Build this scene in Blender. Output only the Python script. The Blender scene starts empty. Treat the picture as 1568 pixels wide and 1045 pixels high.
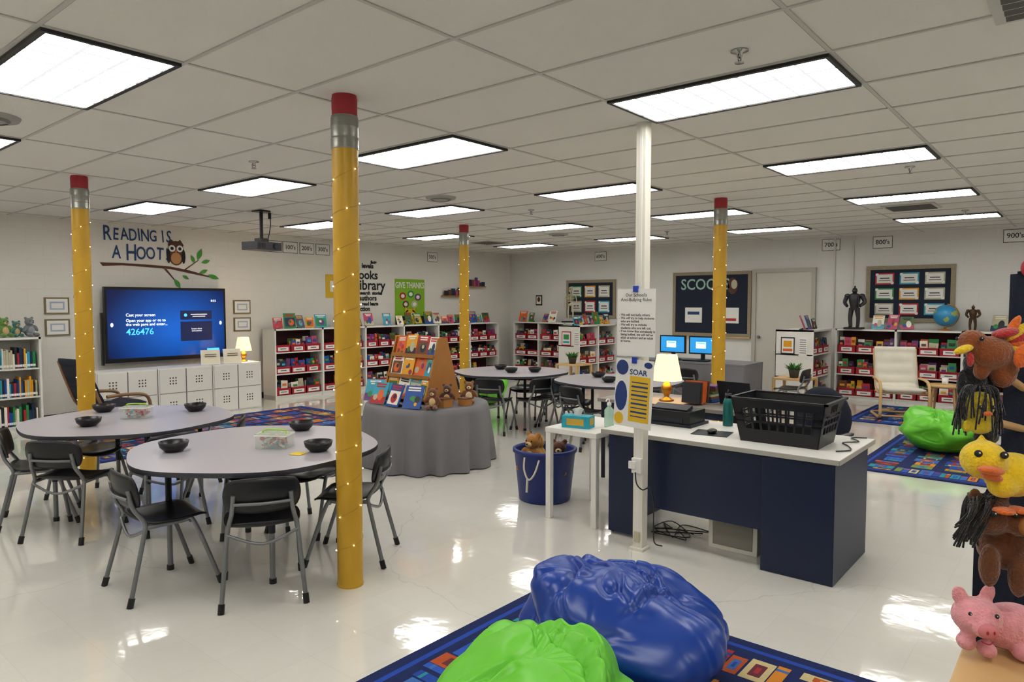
import bpy, bmesh, math, random
from mathutils import Vector, Matrix, Euler, noise
R=math.radians
def srgb(h):
    h=h.lstrip('#'); o=[]
    for i in (0,2,4):
        c=int(h[i:i+2],16)/255; o.append(c/12.92 if c<=.04045 else ((c+.055)/1.055)**2.4)
    return tuple(o)+(1,)
MATS={}
def M(key,hexc=None,rough=.5,metal=0,var=.08,scale=8,bump=0,bscale=60,emit=0,spec=None,coat=0,alpha=None,trans=0):
    if key in MATS: return MATS[key]
    m=bpy.data.materials.new(key); m.use_nodes=True; nt=m.node_tree; b=nt.nodes['Principled BSDF']
    c=srgb(hexc); b.inputs['Roughness'].default_value=rough; b.inputs['Metallic'].default_value=metal
    b.inputs['Base Color'].default_value=c
    if spec is not None: b.inputs['Specular IOR Level'].default_value=spec
    if coat: b.inputs['Coat Weight'].default_value=coat
    if trans: b.inputs['Transmission Weight'].default_value=trans
    if alpha: b.inputs['Alpha'].default_value=alpha
    tc=nt.nodes.new('ShaderNodeTexCoord')
    if var:
        n=nt.nodes.new('ShaderNodeTexNoise'); n.inputs['Scale'].default_value=scale; n.inputs['Detail'].default_value=3
        nt.links.new(tc.outputs['Object'],n.inputs['Vector'])
        r=nt.nodes.new('ShaderNodeMix'); r.data_type='RGBA'
        r.inputs[6].default_value=tuple(x*(1-var) for x in c[:3])+(1,); r.inputs[7].default_value=tuple(min(1,x*(1+var)) for x in c[:3])+(1,)
        nt.links.new(n.outputs['Fac'],r.inputs[0]); nt.links.new(r.outputs[2],b.inputs['Base Color'])
    if bump:
        n2=nt.nodes.new('ShaderNodeTexNoise'); n2.inputs['Scale'].default_value=bscale; n2.inputs['Detail'].default_value=4
        nt.links.new(tc.outputs['Object'],n2.inputs['Vector'])
        bp=nt.nodes.new('ShaderNodeBump'); bp.inputs['Strength'].default_value=bump; bp.inputs['Distance'].default_value=.01
        nt.links.new(n2.outputs['Fac'],bp.inputs['Height']); nt.links.new(bp.outputs['Normal'],b.inputs['Normal'])
    if emit:
        b.inputs['Emission Color'].default_value=c; b.inputs['Emission Strength'].default_value=emit
    MATS[key]=m; return m

class B:
    def __init__(s,name): s.name=name; s.v=[]; s.f=[]; s.mi=[]; s.sm=[]; s.mats=[]
    def idx(s,m):
        if m not in s.mats: s.mats.append(m)
        return s.mats.index(m)
    def add(s,vs,fs,m,smooth=False,T=None):
        o=len(s.v); k=s.idx(m)
        for v in vs:
            v=Vector(v)
            if T is not None: v=T@v
            s.v.append(v[:])
        for f in fs: s.f.append([o+i for i in f]); s.mi.append(k); s.sm.append(smooth)
    def box(s,c,d,m,rot=None,T=None):
        x,y,z=d[0]/2,d[1]/2,d[2]/2
        vs=[(-x,-y,-z),(x,-y,-z),(x,y,-z),(-x,y,-z),(-x,-y,z),(x,-y,z),(x,y,z),(-x,y,z)]
        fs=[(0,3,2,1),(4,5,6,7),(0,1,5,4),(1,2,6,5),(2,3,7,6),(3,0,4,7)]
        Q=Matrix.Translation(c)
        if rot: Q=Q@Euler(rot).to_matrix().to_4x4()
        if T is not None: Q=T@Q
        s.add(vs,fs,m,T=Q)
    def b2(s,x0,x1,y0,y1,z0,z1,m): s.box(((x0+x1)/2,(y0+y1)/2,(z0+z1)/2),(abs(x1-x0),abs(y1-y0),abs(z1-z0)),m)
    def cyl(s,p0,p1,r0,m,r1=None,n=16,caps=True):
        if r1 is None: r1=r0
        s.tube([p0,p1],[r0,r1],m,n,False,caps)
    def tube(s,pts,r,m,n=8,curve=True,caps=True):
        P=[Vector(p) for p in pts]; rs=list(r) if isinstance(r,(list,tuple)) else [r]*len(P)
        if curve and len(P)>2:
            Q=[];S=[]
            for i in range(len(P)-1):
                a=P[max(i-1,0)];b=P[i];c=P[i+1];d=P[min(i+2,len(P)-1)]
                for k in range(5):
                    t=k/5
                    Q.append(.5*((2*b)+(c-a)*t+(2*a-5*b+4*c-d)*t*t+(3*b-a-3*c+d)*t**3)); S.append(rs[i]*(1-t)+rs[i+1]*t)
            Q.append(P[-1]);S.append(rs[-1]);P=Q;rs=S
        vs=[];fs=[];up=None
        for i,p in enumerate(P):
            t=(P[min(i+1,len(P)-1)]-P[max(i-1,0)])
            if t.length<1e-9: t=Vector((0,0,1))
            t.normalize()
            if up is None:
                up=Vector((0,0,1)) if abs(t.z)<.9 else Vector((1,0,0))
            a=t.cross(up)
            if a.length<1e-6: a=t.orthogonal()
            a.normalize(); b=a.cross(t).normalized(); up=b
            for k in range(n):
                an=2*math.pi*k/n; vs.append(p+a*math.cos(an)*rs[i]+b*math.sin(an)*rs[i])
        for i in range(len(P)-1):
            for k in range(n):
                fs.append((i*n+k,i*n+(k+1)%n,(i+1)*n+(k+1)%n,(i+1)*n+k))
        s.add(vs,fs,m,smooth=True)
        if caps:
            s.add(vs[:n],[tuple(range(n))[::-1]],m); s.add(vs[-n:],[tuple(range(n))],m)
    def lathe(s,prof,m,n=32,c=(0,0,0),smooth=True,T=None):
        vs=[];fs=[]
        for (r,z) in prof:
            for k in range(n):
                a=2*math.pi*k/n; vs.append((c[0]+r*math.cos(a),c[1]+r*math.sin(a),c[2]+z))
        for i in range(len(prof)-1):
            for k in range(n): fs.append((i*n+k,i*n+(k+1)%n,(i+1)*n+(k+1)%n,(i+1)*n+k))
        s.add(vs,fs,m,smooth,T)
    def ell(s,c,r,m,rot=(0,0,0),n=16,k=10):
        if not isinstance(r,(list,tuple)): r=(r,r,r)
        vs=[(0,0,r[2])];fs=[]
        for i in range(1,k):
            ph=math.pi*i/k
            for j in range(n):
                a=2*math.pi*j/n; vs.append((r[0]*math.sin(ph)*math.cos(a),r[1]*math.sin(ph)*math.sin(a),r[2]*math.cos(ph)))
        vs.append((0,0,-r[2])); L=len(vs)-1
        for j in range(n):
            fs.append((0,1+j,1+(j+1)%n)); fs.append((L,1+(k-2)*n+(j+1)%n,1+(k-2)*n+j))
        for i in range(k-2):
            for j in range(n): fs.append((1+i*n+j,1+(i+1)*n+j,1+(i+1)*n+(j+1)%n,1+i*n+(j+1)%n))
        s.add(vs,fs,m,True,Matrix.Translation(c)@Euler(rot).to_matrix().to_4x4())
    def quadxz(s,cx,cz,w,h,y,m,rot=0,T=None):
        vs=[]
        for a,b in ((-1,-1),(1,-1),(1,1),(-1,1)):
            u,v=a*w/2,b*h/2
            vs.append((cx+u*math.cos(rot)-v*math.sin(rot),y,cz+u*math.sin(rot)+v*math.cos(rot)))
        s.add(vs,[(0,1,2,3)],m,T=T)
    def polyxz(s,pts,y,m,T=None): s.add([(p[0],y,p[1]) for p in pts],[tuple(range(len(pts)))],m,T=T)
    def disc(s,cx,cz,rx,rz,y,m,n=20,rot=0,T=None):
        P=[]
        for k in range(n):
            u=rx*math.cos(2*math.pi*k/n);v=rz*math.sin(2*math.pi*k/n)
            P.append((cx+u*math.cos(rot)-v*math.sin(rot),cz+u*math.sin(rot)+v*math.cos(rot)))
        s.polyxz(P,y,m,T)
    def text(s,body,size,x,z,y,m,align='CENTER',sx=1,T=None,bold=0):
        cu=bpy.data.curves.new('t','FONT'); cu.body=body; cu.size=size; cu.align_x=align; cu.align_y='CENTER'; cu.resolution_u=3; cu.offset=bold
        ob=bpy.data.objects.new('t',cu); bpy.context.collection.objects.link(ob)
        dg=bpy.context.evaluated_depsgraph_get(); me=bpy.data.meshes.new_from_object(ob.evaluated_get(dg))
        s.add([(x+v.co.x*sx,y,z+v.co.y) for v in me.vertices],[tuple(p.vertices) for p in me.polygons],m,T=T)
        bpy.data.objects.remove(ob); bpy.data.meshes.remove(me); bpy.data.curves.remove(cu)
    def mesh(s):
        me=bpy.data.meshes.new(s.name); me.from_pydata(s.v,[],s.f)
        for m in s.mats: me.materials.append(m)
        me.polygons.foreach_set('material_index',s.mi); me.polygons.foreach_set('use_smooth',s.sm); me.update(); return me
    def done(s,loc=(0,0,0),rz=0,bevel=0,parent=None):
        return place(s.name,s.mesh(),loc,rz,bevel,parent)
def place(name,me,loc=(0,0,0),rz=0,bevel=0,parent=None):
    ob=bpy.data.objects.new(name,me); bpy.context.collection.objects.link(ob); ob.location=loc; ob.rotation_euler=(0,0,rz)
    if bevel:
        md=ob.modifiers.new('bev','BEVEL'); md.width=bevel; md.segments=2; md.limit_method='ANGLE'; md.angle_limit=R(50)
    if parent: ob.parent=parent
    return ob
def empty(name,loc=(0,0,0),rz=0):
    e=bpy.data.objects.new(name,None); bpy.context.collection.objects.link(e); e.location=loc; e.rotation_euler=(0,0,rz); e.empty_display_size=.1; return e

# ---------- dimensions ----------
CH=2.80; XW=13.1; YW=11.0; XN=-2.6; YN=-2.6
# ---------- materials ----------
white=M('white_laminate','#e0dfda',.4,var=.03); cream=M('cream_paint','#dedbd0',.5,var=.03)
navy=M('navy_panel','#15223f',.4,var=.05); blk=M('black_plastic','#15161a',.34,var=.05)
steel=M('grey_steel','#7d7f82',.32,metal=.5,var=.05); dark=M('dark_metal','#2a2d36',.4,metal=.4,var=.05)
gold=M('pencil_yellow','#c39a2a',.4,var=.14,scale=3,bump=.08,bscale=40); ered=M('eraser_red','#a8343c',.6,var=.08)
ferr=M('ferrule_silver','#96968f',.3,metal=.6,var=.14)
wood=M('light_wood','#cdaa78',.45,var=.12,scale=5); wood2=M('honey_wood','#a9743c',.45,var=.15,scale=6)
ttop=M('table_laminate','#aeaab1',.28,var=.03,scale=30); tedge=M('table_edge','#3c3d45',.5,var=.03)
cloth=M('grey_cloth','#78767a',.85,var=.06,scale=4,bump=.15,bscale=200)
paper=M('paper_white','#e6e5e1',.7,var=.02); ink=M('ink_black','#1c1d22',.7,var=0); redm=M('bin_red','#a81e30',.45,var=.08)
inkblue=M('decal_navy','#2a4a78',.7,var=0); brownd=M('decal_brown','#5c3a2c',.7,var=.05); leafg=M('decal_green','#4e9a3c',.7,var=.05)
cols=['#b3262e','#1f4f9c','#e0a326','#2f8a4c','#e9e4d8','#26282f','#6a3a80','#d9662a','#3aa0b8','#6b452c','#b8486c','#203656','#b9b49a','#4f6a34']
BK=[M('book_cover_%02d'%i,c,.38,var=.12,scale=20) for i,c in enumerate(cols)]
def cover(b,T,w,h,rng,base=None):
    """a picture-book: board + printed art, local origin at its bottom centre"""
    mb=base or rng.choice(BK); b.box((0,0,h/2),(w,.010,h),mb,T=T)
    y=-.0056; st=rng.random(); o=[m for m in BK if m is not mb]
    a,c,d=rng.sample(o,3)
    if st<.35:
        b.quadxz(0,h*.4,w*.84,h*.6,y,a,T=T); b.disc(rng.uniform(-.15,.15)*w,h*.38,w*.24,h*.22,y-.0008,c,14,T=T); b.disc(rng.uniform(-.1,.2)*w,h*.45,w*.11,h*.1,y-.0016,d,12,T=T)
    elif st<.7:
        b.quadxz(0,h*.18,w,h*.34,y,a,T=T); b.disc(w*.12,h*.42,w*.2,h*.26,y-.0008,c,14,T=T); b.disc(-w*.2,h*.3,w*.15,h*.14,y-.0012,d,12,T=T)
    else:
        for q in range(4): b.disc(rng.uniform(-.3,.3)*w,h*rng.uniform(.15,.6),w*rng.uniform(.08,.2),h*rng.uniform(.06,.15),y-.0004*q,rng.choice(o),10,T=T)
    tm_=rng.choice([BK[4],BK[2],BK[5],BK[0],BK[4]])
    if tm_ is mb: tm_=BK[4] if mb is not BK[4] else BK[5]
    b.quadxz(0,h*.9,w*rng.uniform(.6,.85),h*.07,y-.002,tm_,T=T); b.quadxz(0,h*.79,w*rng.uniform(.4,.75),h*.06,y-.002,tm_,T=T)
    b.box((0,.0062,h/2),(w*.97,.003,h*.97),paper,T=T)

def wallmat(key,hexc,axis):
    m=bpy.data.materials.new(key); m.use_nodes=True; nt=m.node_tree; b=nt.nodes['Principled BSDF']; b.inputs['Roughness'].default_value=.5
    g=nt.nodes.new('ShaderNodeNewGeometry'); sp=nt.nodes.new('ShaderNodeSeparateXYZ'); cb=nt.nodes.new('ShaderNodeCombineXYZ')
    nt.links.new(g.outputs['Position'],sp.inputs[0]); nt.links.new(sp.outputs[axis],cb.inputs[0]); nt.links.new(sp.outputs['Z'],cb.inputs[1])
    br=nt.nodes.new('ShaderNodeTexBrick'); br.inputs['Scale'].default_value=1; br.inputs['Brick Width'].default_value=.406; br.inputs['Row Height'].default_value=.203
    br.inputs['Mortar Size'].default_value=.004; br.inputs['Mortar Smooth'].default_value=.6
    c=srgb(hexc); br.inputs['Color1'].default_value=c; br.inputs['Color2'].default_value=tuple(x*.985 for x in c[:3])+(1,); br.inputs['Mortar'].default_value=tuple(x*.94 for x in c[:3])+(1,)
    nt.links.new(cb.outputs[0],br.inputs['Vector']); nt.links.new(br.outputs['Color'],b.inputs['Base Color'])
    bp=nt.nodes.new('ShaderNodeBump'); bp.inputs['Strength'].default_value=.2; bp.inputs['Distance'].default_value=.003; bp.invert=True
    nt.links.new(br.outputs['Fac'],bp.inputs['Height']); nt.links.new(bp.outputs['Normal'],b.inputs['Normal'])
    return m
wmX=wallmat('painted_block_x','#e0ddd6','X'); wmY=wallmat('painted_block_y','#dbdad6','Y')
def floormat():
    m=bpy.data.materials.new('polished_tile'); m.use_nodes=True; nt=m.node_tree; N=nt.nodes; L=nt.links; b=N['Principled BSDF']
    g=N.new('ShaderNodeNewGeometry'); br=N.new('ShaderNodeTexBrick'); br.offset=0; br.inputs['Scale'].default_value=1; br.inputs['Brick Width'].default_value=.3048; br.inputs['Row Height'].default_value=.3048
    br.inputs['Mortar Size'].default_value=.001; c=srgb('#dcdad3'); br.inputs['Color1'].default_value=c; br.inputs['Color2'].default_value=tuple(x*.965 for x in c[:3])+(1,); br.inputs['Mortar'].default_value=tuple(x*.87 for x in c[:3])+(1,)
    L.new(g.outputs['Position'],br.inputs['Vector'])
    n=N.new('ShaderNodeTexNoise'); n.inputs['Scale'].default_value=1.1; n.inputs['Detail'].default_value=6; L.new(g.outputs['Position'],n.inputs['Vector'])
    nd=N.new('ShaderNodeTexNoise'); nd.inputs['Scale'].default_value=2.5; nd.inputs['Detail'].default_value=5; L.new(g.outputs['Position'],nd.inputs['Vector'])
    mx=N.new('ShaderNodeMix'); mx.data_type='VECTOR'; mx.inputs[0].default_value=.25; L.new(g.outputs['Position'],mx.inputs[4]); L.new(nd.outputs['Color'],mx.inputs[5])
    vo=N.new('ShaderNodeTexVoronoi'); vo.feature='DISTANCE_TO_EDGE'; vo.inputs['Scale'].default_value=.5; L.new(mx.outputs[1],vo.inputs['Vector'])
    mr=N.new('ShaderNodeMapRange'); mr.inputs[1].default_value=0; mr.inputs[2].default_value=.0022; mr.inputs[3].default_value=.5; mr.inputs[4].default_value=0; L.new(vo.outputs['Distance'],mr.inputs[0])
    mu=N.new('ShaderNodeMath'); mu.operation='MULTIPLY'; L.new(mr.outputs[0],mu.inputs[0]); L.new(n.outputs['Fac'],mu.inputs[1])
    m1=N.new('ShaderNodeMix'); m1.data_type='RGBA'; L.new(mu.outputs[0],m1.inputs[0]); L.new(br.outputs['Color'],m1.inputs[6]); m1.inputs[7].default_value=srgb('#857f70')
    L.new(m1.outputs[2],b.inputs['Base Color'])
    r=N.new('ShaderNodeMapRange'); r.inputs[1].default_value=.35; r.inputs[2].default_value=.65; r.inputs[3].default_value=.04; r.inputs[4].default_value=.11; L.new(n.outputs['Fac'],r.inputs[0]); L.new(r.outputs[0],b.inputs['Roughness'])
    n3=N.new('ShaderNodeTexNoise'); n3.inputs['Scale'].default_value=5; n3.inputs['Detail'].default_value=3; L.new(g.outputs['Position'],n3.inputs['Vector'])
    bp=N.new('ShaderNodeBump'); bp.inputs['Strength'].default_value=.17; bp.inputs['Distance'].default_value=.01; L.new(n3.outputs['Fac'],bp.inputs['Height']); L.new(bp.outputs['Normal'],b.inputs['Normal'])
    b.inputs['Specular IOR Level'].default_value=.9; b.inputs['Coat Weight'].default_value=.45; b.inputs['Coat Roughness'].default_value=.045; L.new(bp.outputs['Normal'],b.inputs['Coat Normal'])
    return m
# ---------- shell ----------
def slab(name,x0,x1,y0,y1,z0,z1,m):
    b=B(name); b.b2(x0,x1,y0,y1,z0,z1,m); return b.done()
slab('floor',XN-.1,XW+.1,YN-.1,YW+.1,-.1,0,floormat())
ceilm=M('ceiling_tile','#d9d7d1',.9,var=.04,scale=2,bump=.25,bscale=150)
slab('ceiling',XN-.1,XW+.1,YN-.1,YW+.1,CH,CH+.1,ceilm)
slab('wall_left',XN-.1,XW+.1,YW,YW+.1,0,CH,wmX); slab('wall_back',XW,XW+.1,YN,YW,0,CH,wmY)
slab('wall_right',XN-.1,XW+.1,YN-.1,YN,0,CH,wmX); slab('wall_front',XN-.1,XN,YN,YW,0,CH,wmY)
bb=M('baseboard_black','#2b2a2a',.5,var=.05)
slab('baseboard_left',XN,XW,YW-.012,YW,0,.1,bb); slab('baseboard_back',XW-.012,XW,YN,YW-.012,0,.1,bb)
slab('baseboard_right',XN,XW,YN,YN+.012,0,.1,bb); slab('baseboard_front',XN,XN+.012,YN+.012,YW-.012,0,.1,bb)
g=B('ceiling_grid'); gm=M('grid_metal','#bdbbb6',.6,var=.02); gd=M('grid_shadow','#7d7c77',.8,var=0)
x=3.46-.61*9
while x<XW:
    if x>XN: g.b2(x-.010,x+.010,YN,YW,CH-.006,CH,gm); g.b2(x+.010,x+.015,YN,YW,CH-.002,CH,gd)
    x+=.61
y=.98-1.22*2
while y<YW:
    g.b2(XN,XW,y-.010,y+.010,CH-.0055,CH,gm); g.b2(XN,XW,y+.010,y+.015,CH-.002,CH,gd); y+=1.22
g.done()
# ---------- ceiling lights ----------
lp=B('ceiling_light_panel'); lens=M('light_lens','#fffcf6',.5,var=0,emit=10.5); lrib=M('lens_rib','#dfe3ea',.5,var=0,emit=.75); lfr=M('light_frame','#242424',.5,var=0)
lp.b2(-.27,.27,-.58,.58,-.012,-.008,lens)
for sx in(-1,1): lp.b2(sx*.27,sx*.295,-.6,.6,-.02,0,lfr); lp.b2(-.27,.27,sx*.58,sx*.6,-.02,0,lfr)
for i in range(1,8): lp.b2(-.27,.27,-.58+i*1.16/8-.008,-.58+i*1.16/8+.008,-.015,-.012,lrib)
for xx in(-.09,.09): lp.b2(xx-.009,xx+.009,-.58,.58,-.015,-.012,lrib)
lpm=lp.mesh()
for i in range(-1,5):
    for j in range(-1,4):
        xx=1.02+.305+2.44*i; yy=.98+.61+2.44*j
        if xx>XN+.4 and xx<XW-.3 and yy>YN+.6: place('ceiling_light_panel',lpm,(xx,yy,CH-.001))
# ---------- ceiling bits ----------
sp=B('fire_sprinkler'); cm=M('chrome','#b0b0ae',.2,metal=1,var=0)
sp.lathe([(0,0),(.04,0),(.04,-.006),(.015,-.012),(.012,-.03),(.005,-.035)],cm,20)
sp.lathe([(.022,-.055),(.022,-.058),(0,-.058)],cm,16); sp.tube([(-.012,0,-.02),(-.016,0,-.04),(0,0,-.055)],.003,cm); sp.tube([(.012,0,-.02),(.016,0,-.04),(0,0,-.055)],.003,cm)
spm=sp.mesh()
for p in((3.19,1.30),(3.1,5.35),(6.9,5.45),(6.8,1.26),(10.4,5.4),(10.4,1.3)): place('fire_sprinkler',spm,(p[0],p[1],CH))
sm=B('round_ceiling_speaker'); smk=M('speaker_grille','#a5a49f',.7,var=.1,scale=80)
sm.lathe([(0,-.035),(.08,-.035),(.10,-.02),(.16,-.02),(.17,0)],smk,32); sm.lathe([(.1,-.036),(.115,-.024)],gd,32); smm=sm.mesh()
for p in((5.45,5.57),(1.3,5.32),(9.6,7)): place('round_ceiling_speaker',smm,(p[0],p[1],CH))
vt=B('ceiling_air_vent')
vt.b2(-.28,.28,-.28,.28,-.012,0,gm)
for i in range(7): vt.box((-.21+i*.07,0,-.014),(.045,.48,.004),M('vent_grey','#55544f',.6),(0,R(15),0))
vtm=vt.mesh()
for p in((9.6,1.75),(3.28,.08),(10.05,9.0)): place('ceiling_air_vent',vtm,(p[0],p[1],CH-.001))

# ---------- pencil columns ----------
fairy=M('fairy_bulb','#ffeebc',.4,var=0,emit=7)
wire=M('fairy_wire','#8d7a3a',.5,var=0)
def pencil(x,y,seed):
    b=B('pencil_column'); r=.073
    b.lathe([(r,0),(r,2.52)],gold,48)
    b.lathe([(r+.001,0),(r+.004,.012),(r,.02)],gold,48)
    pf=[(r+.002,2.5)]
    for i in range(5): z=2.51+i*.011; pf+=[(r+.005,z),(r+.002,z+.005)]
    pf+=[(r+.003,2.57),(r+.003,2.62)]
    for i in range(5): z=2.625+i*.011; pf+=[(r+.005,z),(r+.002,z+.005)]
    pf+=[(r+.001,2.685)]
    b.lathe(pf,ferr,48); b.lathe([(r-.003,2.68),(r-.002,2.78),(r-.006,2.8)],ered,48)
    b.done((x,y,0))
    f=B('fairy_lights'); pts=[]; turns=12; N=260
    for i in range(N+1):
        t=i/N; a=2*math.pi*turns*t+seed; pts.append((( r+.003)*math.cos(a),(r+.003)*math.sin(a),.12+2.3*t+.012*math.sin(a*.7)))
    f.tube(pts,.0010,wire,4,curve=False)
    for i in range(3,N,6):
        p=pts[i]; q=(p[0]*1.03,p[1]*1.03,p[2]); f.ell(q,.0038,fairy,n=8,k=6)
    f.done((x,y,0))
PC=[(2.46,3.28),(2.43,7.2),(7.6,7.28),(7.5,3.24)]
for i,p in enumerate(PC): pencil(p[0],p[1],i*1.3)

# ---------- power pole + signs ----------
b=B('white_power_pole'); b.b2(-.035,.035,-.035,.035,0,CH,cream); b.b2(-.05,.05,-.05,.05,0,.02,cream); b.b2(-.037,.037,-.012,.012,0,CH-.01,white)
b.b2(-.06,-.035,-.035,.035,.52,.62,white); b.b2(-.075,-.06,.0,.05,.55,.6,white); b.b2(-.05,-.037,-.02,.02,.06,.13,M('outlet_beige','#b9b49c',.5,var=0))
b.tube([(-.07,0,.53),(-.085,-.02,.46),(-.06,-.05,.42),(-.05,-.1,.44),(-.04,-.12,.35),(0,-.1,.2),(.05,-.08,.05),(.12,-.1,.01)],.005,blk,6)
b.done((4.06,2.28,0),bevel=.004)
b=B('anti_bullying_rules_sign'); b.b2(-.14,.14,0,.003,0,.44,paper)
b.text("Our School's\nAnti-Bullying Rules",.03,0,.385,-.001,ink)
b.text("- We will not bully others.\n- We will try to help students\n  who are bullied.\n- We will try to include\n  students who are left out.\n- If we know that somebody is\n  being bullied, we will tell an\n  adult at school and an adult\n  at home.",.0215,-.125,.185,-.001,ink,'LEFT',bold=.0003)
clip=M('blue_clip','#2440a8',.4,var=0); b.box((0,-.006,.44),(.03,.02,.04),clip)
b.done((4.015,2.30,1.29),R(-90))
b=B('soar_poster'); yel=M('poster_yellow','#e0b92c',.6,var=.05); pb=M('poster_blue','#27407c',.6,var=.05)
b.b2(-.14,.14,0,.003,-.45,0,paper); b.quadxz(.045,-.26,.15,.3,-.001,yel); b.text('SOAR',.05,.03,-.085,-.0012,inkblue,bold=.001)
b.disc(-.09,-.06,.045,.05,-.0012,pb); b.disc(-.09,-.25,.045,.1,-.0011,pb); b.disc(.10,-.03,.03,.02,-.0012,pb); b.disc(-.1,-.4,.035,.04,-.0012,yel)
for i in range(9): b.quadxz(.045,-.15-i*.028,.12,.012 if i%2 else .007,-.0016,pb)
b.box((0,-.006,-.005),(.03,.02,.04),clip)
o=b.done((4.01,2.30,1.27),R(-90)); o.rotation_euler.rotate_axis('Y',R(3))

# ---------- tables & chairs ----------
def table_mesh():
    b=B('activity_table'); n=96; Z=.72
    P=[((.755+.016*math.cos(6*2*math.pi*k/n))*math.cos(2*math.pi*k/n),(.755+.016*math.cos(6*2*math.pi*k/n))*math.sin(2*math.pi*k/n)) for k in range(n)]
    vs=[(p[0],p[1],Z) for p in P]; b.add(vs,[tuple(range(n))],ttop)
    vs=[(p[0]*.999,p[1]*.999,Z-.028) for p in P]; b.add(vs,[tuple(range(n))[::-1]],tedge)
    vs=[(p[0],p[1],Z) for p in P]+[(p[0]*1.003,p[1]*1.003,Z-.014) for p in P]+[(p[0]*.999,p[1]*.999,Z-.028) for p in P]
    fs=[]
    for r_ in(0,1):
        for k in range(n): fs.append((r_*n+k,(r_+1)*n+k,(r_+1)*n+(k+1)%n,r_*n+(k+1)%n))
    b.add(vs,fs,tedge,True)
    for k in range(4):
        a=R(45+90*k+15); x,y=.52*math.cos(a),.52*math.sin(a)
        b.cyl((x,y,.30),(x,y,Z-.028),.019,dark,n=14); b.cyl((x,y,.03),(x,y,.30),.016,steel,n=14); b.cyl((x,y,0),(x,y,.03),.021,blk,n=14)
        x2,y2=.52*math.cos(a+math.pi/2),.52*math.sin(a+math.pi/2); b.box(((x+x2)/2,(y+y2)/2,Z-.05),(.74,.02,.045),dark,(0,0,a+math.pi*.75))
    return b.mesh()
def chair_mesh():
    b=B('student_chair')
    def panel(fn,nu,nv,th,m):
        vs=[];fs=[]
        for s_ in(0,1):
            for i in range(nu+1):
                for j in range(nv+1):
                    p,nn=fn(i/nu*2-1,j/nv*2-1); vs.append(Vector(p)+Vector(nn)*(-th*s_))
        W=nv+1;O=(nu+1)*W
        for i in range(nu):
            for j in range(nv):
                a=i*W+j; fs.append((a,a+W,a+W+1,a+1)); fs.append((O+a,O+a+1,O+a+W+1,O+a+W))
        for i in range(nu):
            a=i*W; fs.append((a,O+a,O+a+W,a+W)); a=i*W+nv; fs.append((a,a+W,O+a+W,O+a))
        for j in range(nv):
            a=j; fs.append((a,a+1,O+a+1,O+a)); a=nu*W+j; fs.append((a,O+a,O+a+1,a+1))
        b.add(vs,fs,m,True)
    def sq(u,v,e=.32):
        k=(1-e*.5*v*v*u*u); return u*k,v*k
    def seat(u,v):
        u,v=sq(u,v); x=.03+u*.2; y=v*.205; z=.425+.02*v*v-.014*(1-u*u)-(.035*max(0,u-.6)**2/.16)+ (.03*max(0,-u-.6)**2/.16)
        return (x,y,z),(0,0,1)
    def back(u,v):
        u,v=sq(u,v); y=v*.2; z=.61+u*.1; x=-.205+.045*v*v-.02*u-.012*(1-u*u)
        return (x,y,z),(1,0,.1)
    panel(seat,12,12,.012,blk); panel(back,8,14,.012,blk)
    for s in(-1,1):
        b.tube([(-.235,s*.215,.02),(-.15,s*.185,.36),(-.14,s*.175,.43),(-.19,s*.155,.52),(-.21,s*.145,.62)],.0125,steel,10)
        b.tube([(.25,s*.215,.02),(.12,s*.19,.385),(.06,s*.18,.405),(-.14,s*.178,.405)],.0125,steel,10)
        b.cyl((-.24,s*.217,0),(-.226,s*.213,.05),.017,blk,n=12); b.cyl((.257,s*.217,0),(.241,s*.213,.05),.017,blk,n=12)
    b.tube([(.1,-.19,.395),(.1,.19,.395)],.009,steel,8,False); b.tube([(-.15,-.182,.39),(-.17,0,.33),(-.15,.182,.39)],.009,steel,8)
    b.tube([(-.215,-.145,.57),(-.235,0,.57),(-.215,.145,.57)],.009,steel,8)
    return b.mesh()
tm=table_mesh(); chm=chair_mesh()
T=[(2.375,4.125,8),(2.29,5.86,20),(7.2,6.03,0),(7.2,4.35,10)]
CA=[[180,242,309,22,62],[160,212,268,326,30,100],[150,200,250,300,20,80],[170,230,100,20]]
for (x,y,a),angs in zip(T,CA):
    place('activity_table',tm,(x,y,0),R(a))
    for q in angs:
        d=.62; place('student_chair',chm,(x+d*math.cos(R(q)),y+d*math.sin(R(q)),0),R(q+180+((q*7)%9-4)))
bw=B('black_bowl'); bw.lathe([(0,.003),(.045,.003),(.045,0),(.05,0),(.08,.03),(.088,.062),(.084,.062),(.075,.032),(.045,.01),(0,.01)],blk,32); bwm=bw.mesh()
for p in((1.95,4.36),(2.53,3.68),(2.87,4.38),(1.95,5.75),(2.81,5.86),(2.29,6.4),(7.05,5.9),(7.3,6.3),(7.3,5.7),(6.9,4.3),(7.3,4.7)): place('black_bowl',bwm,(p[0],p[1],.7205))
clear=M('clear_plastic','#dfe6e0',.1,var=0,alpha=.22); lid=M('bin_lid_clear','#d5e2c8',.2,var=0,alpha=.35)
lime=M('bin_latch_lime','#a6cf4a',.4,var=0)
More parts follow.
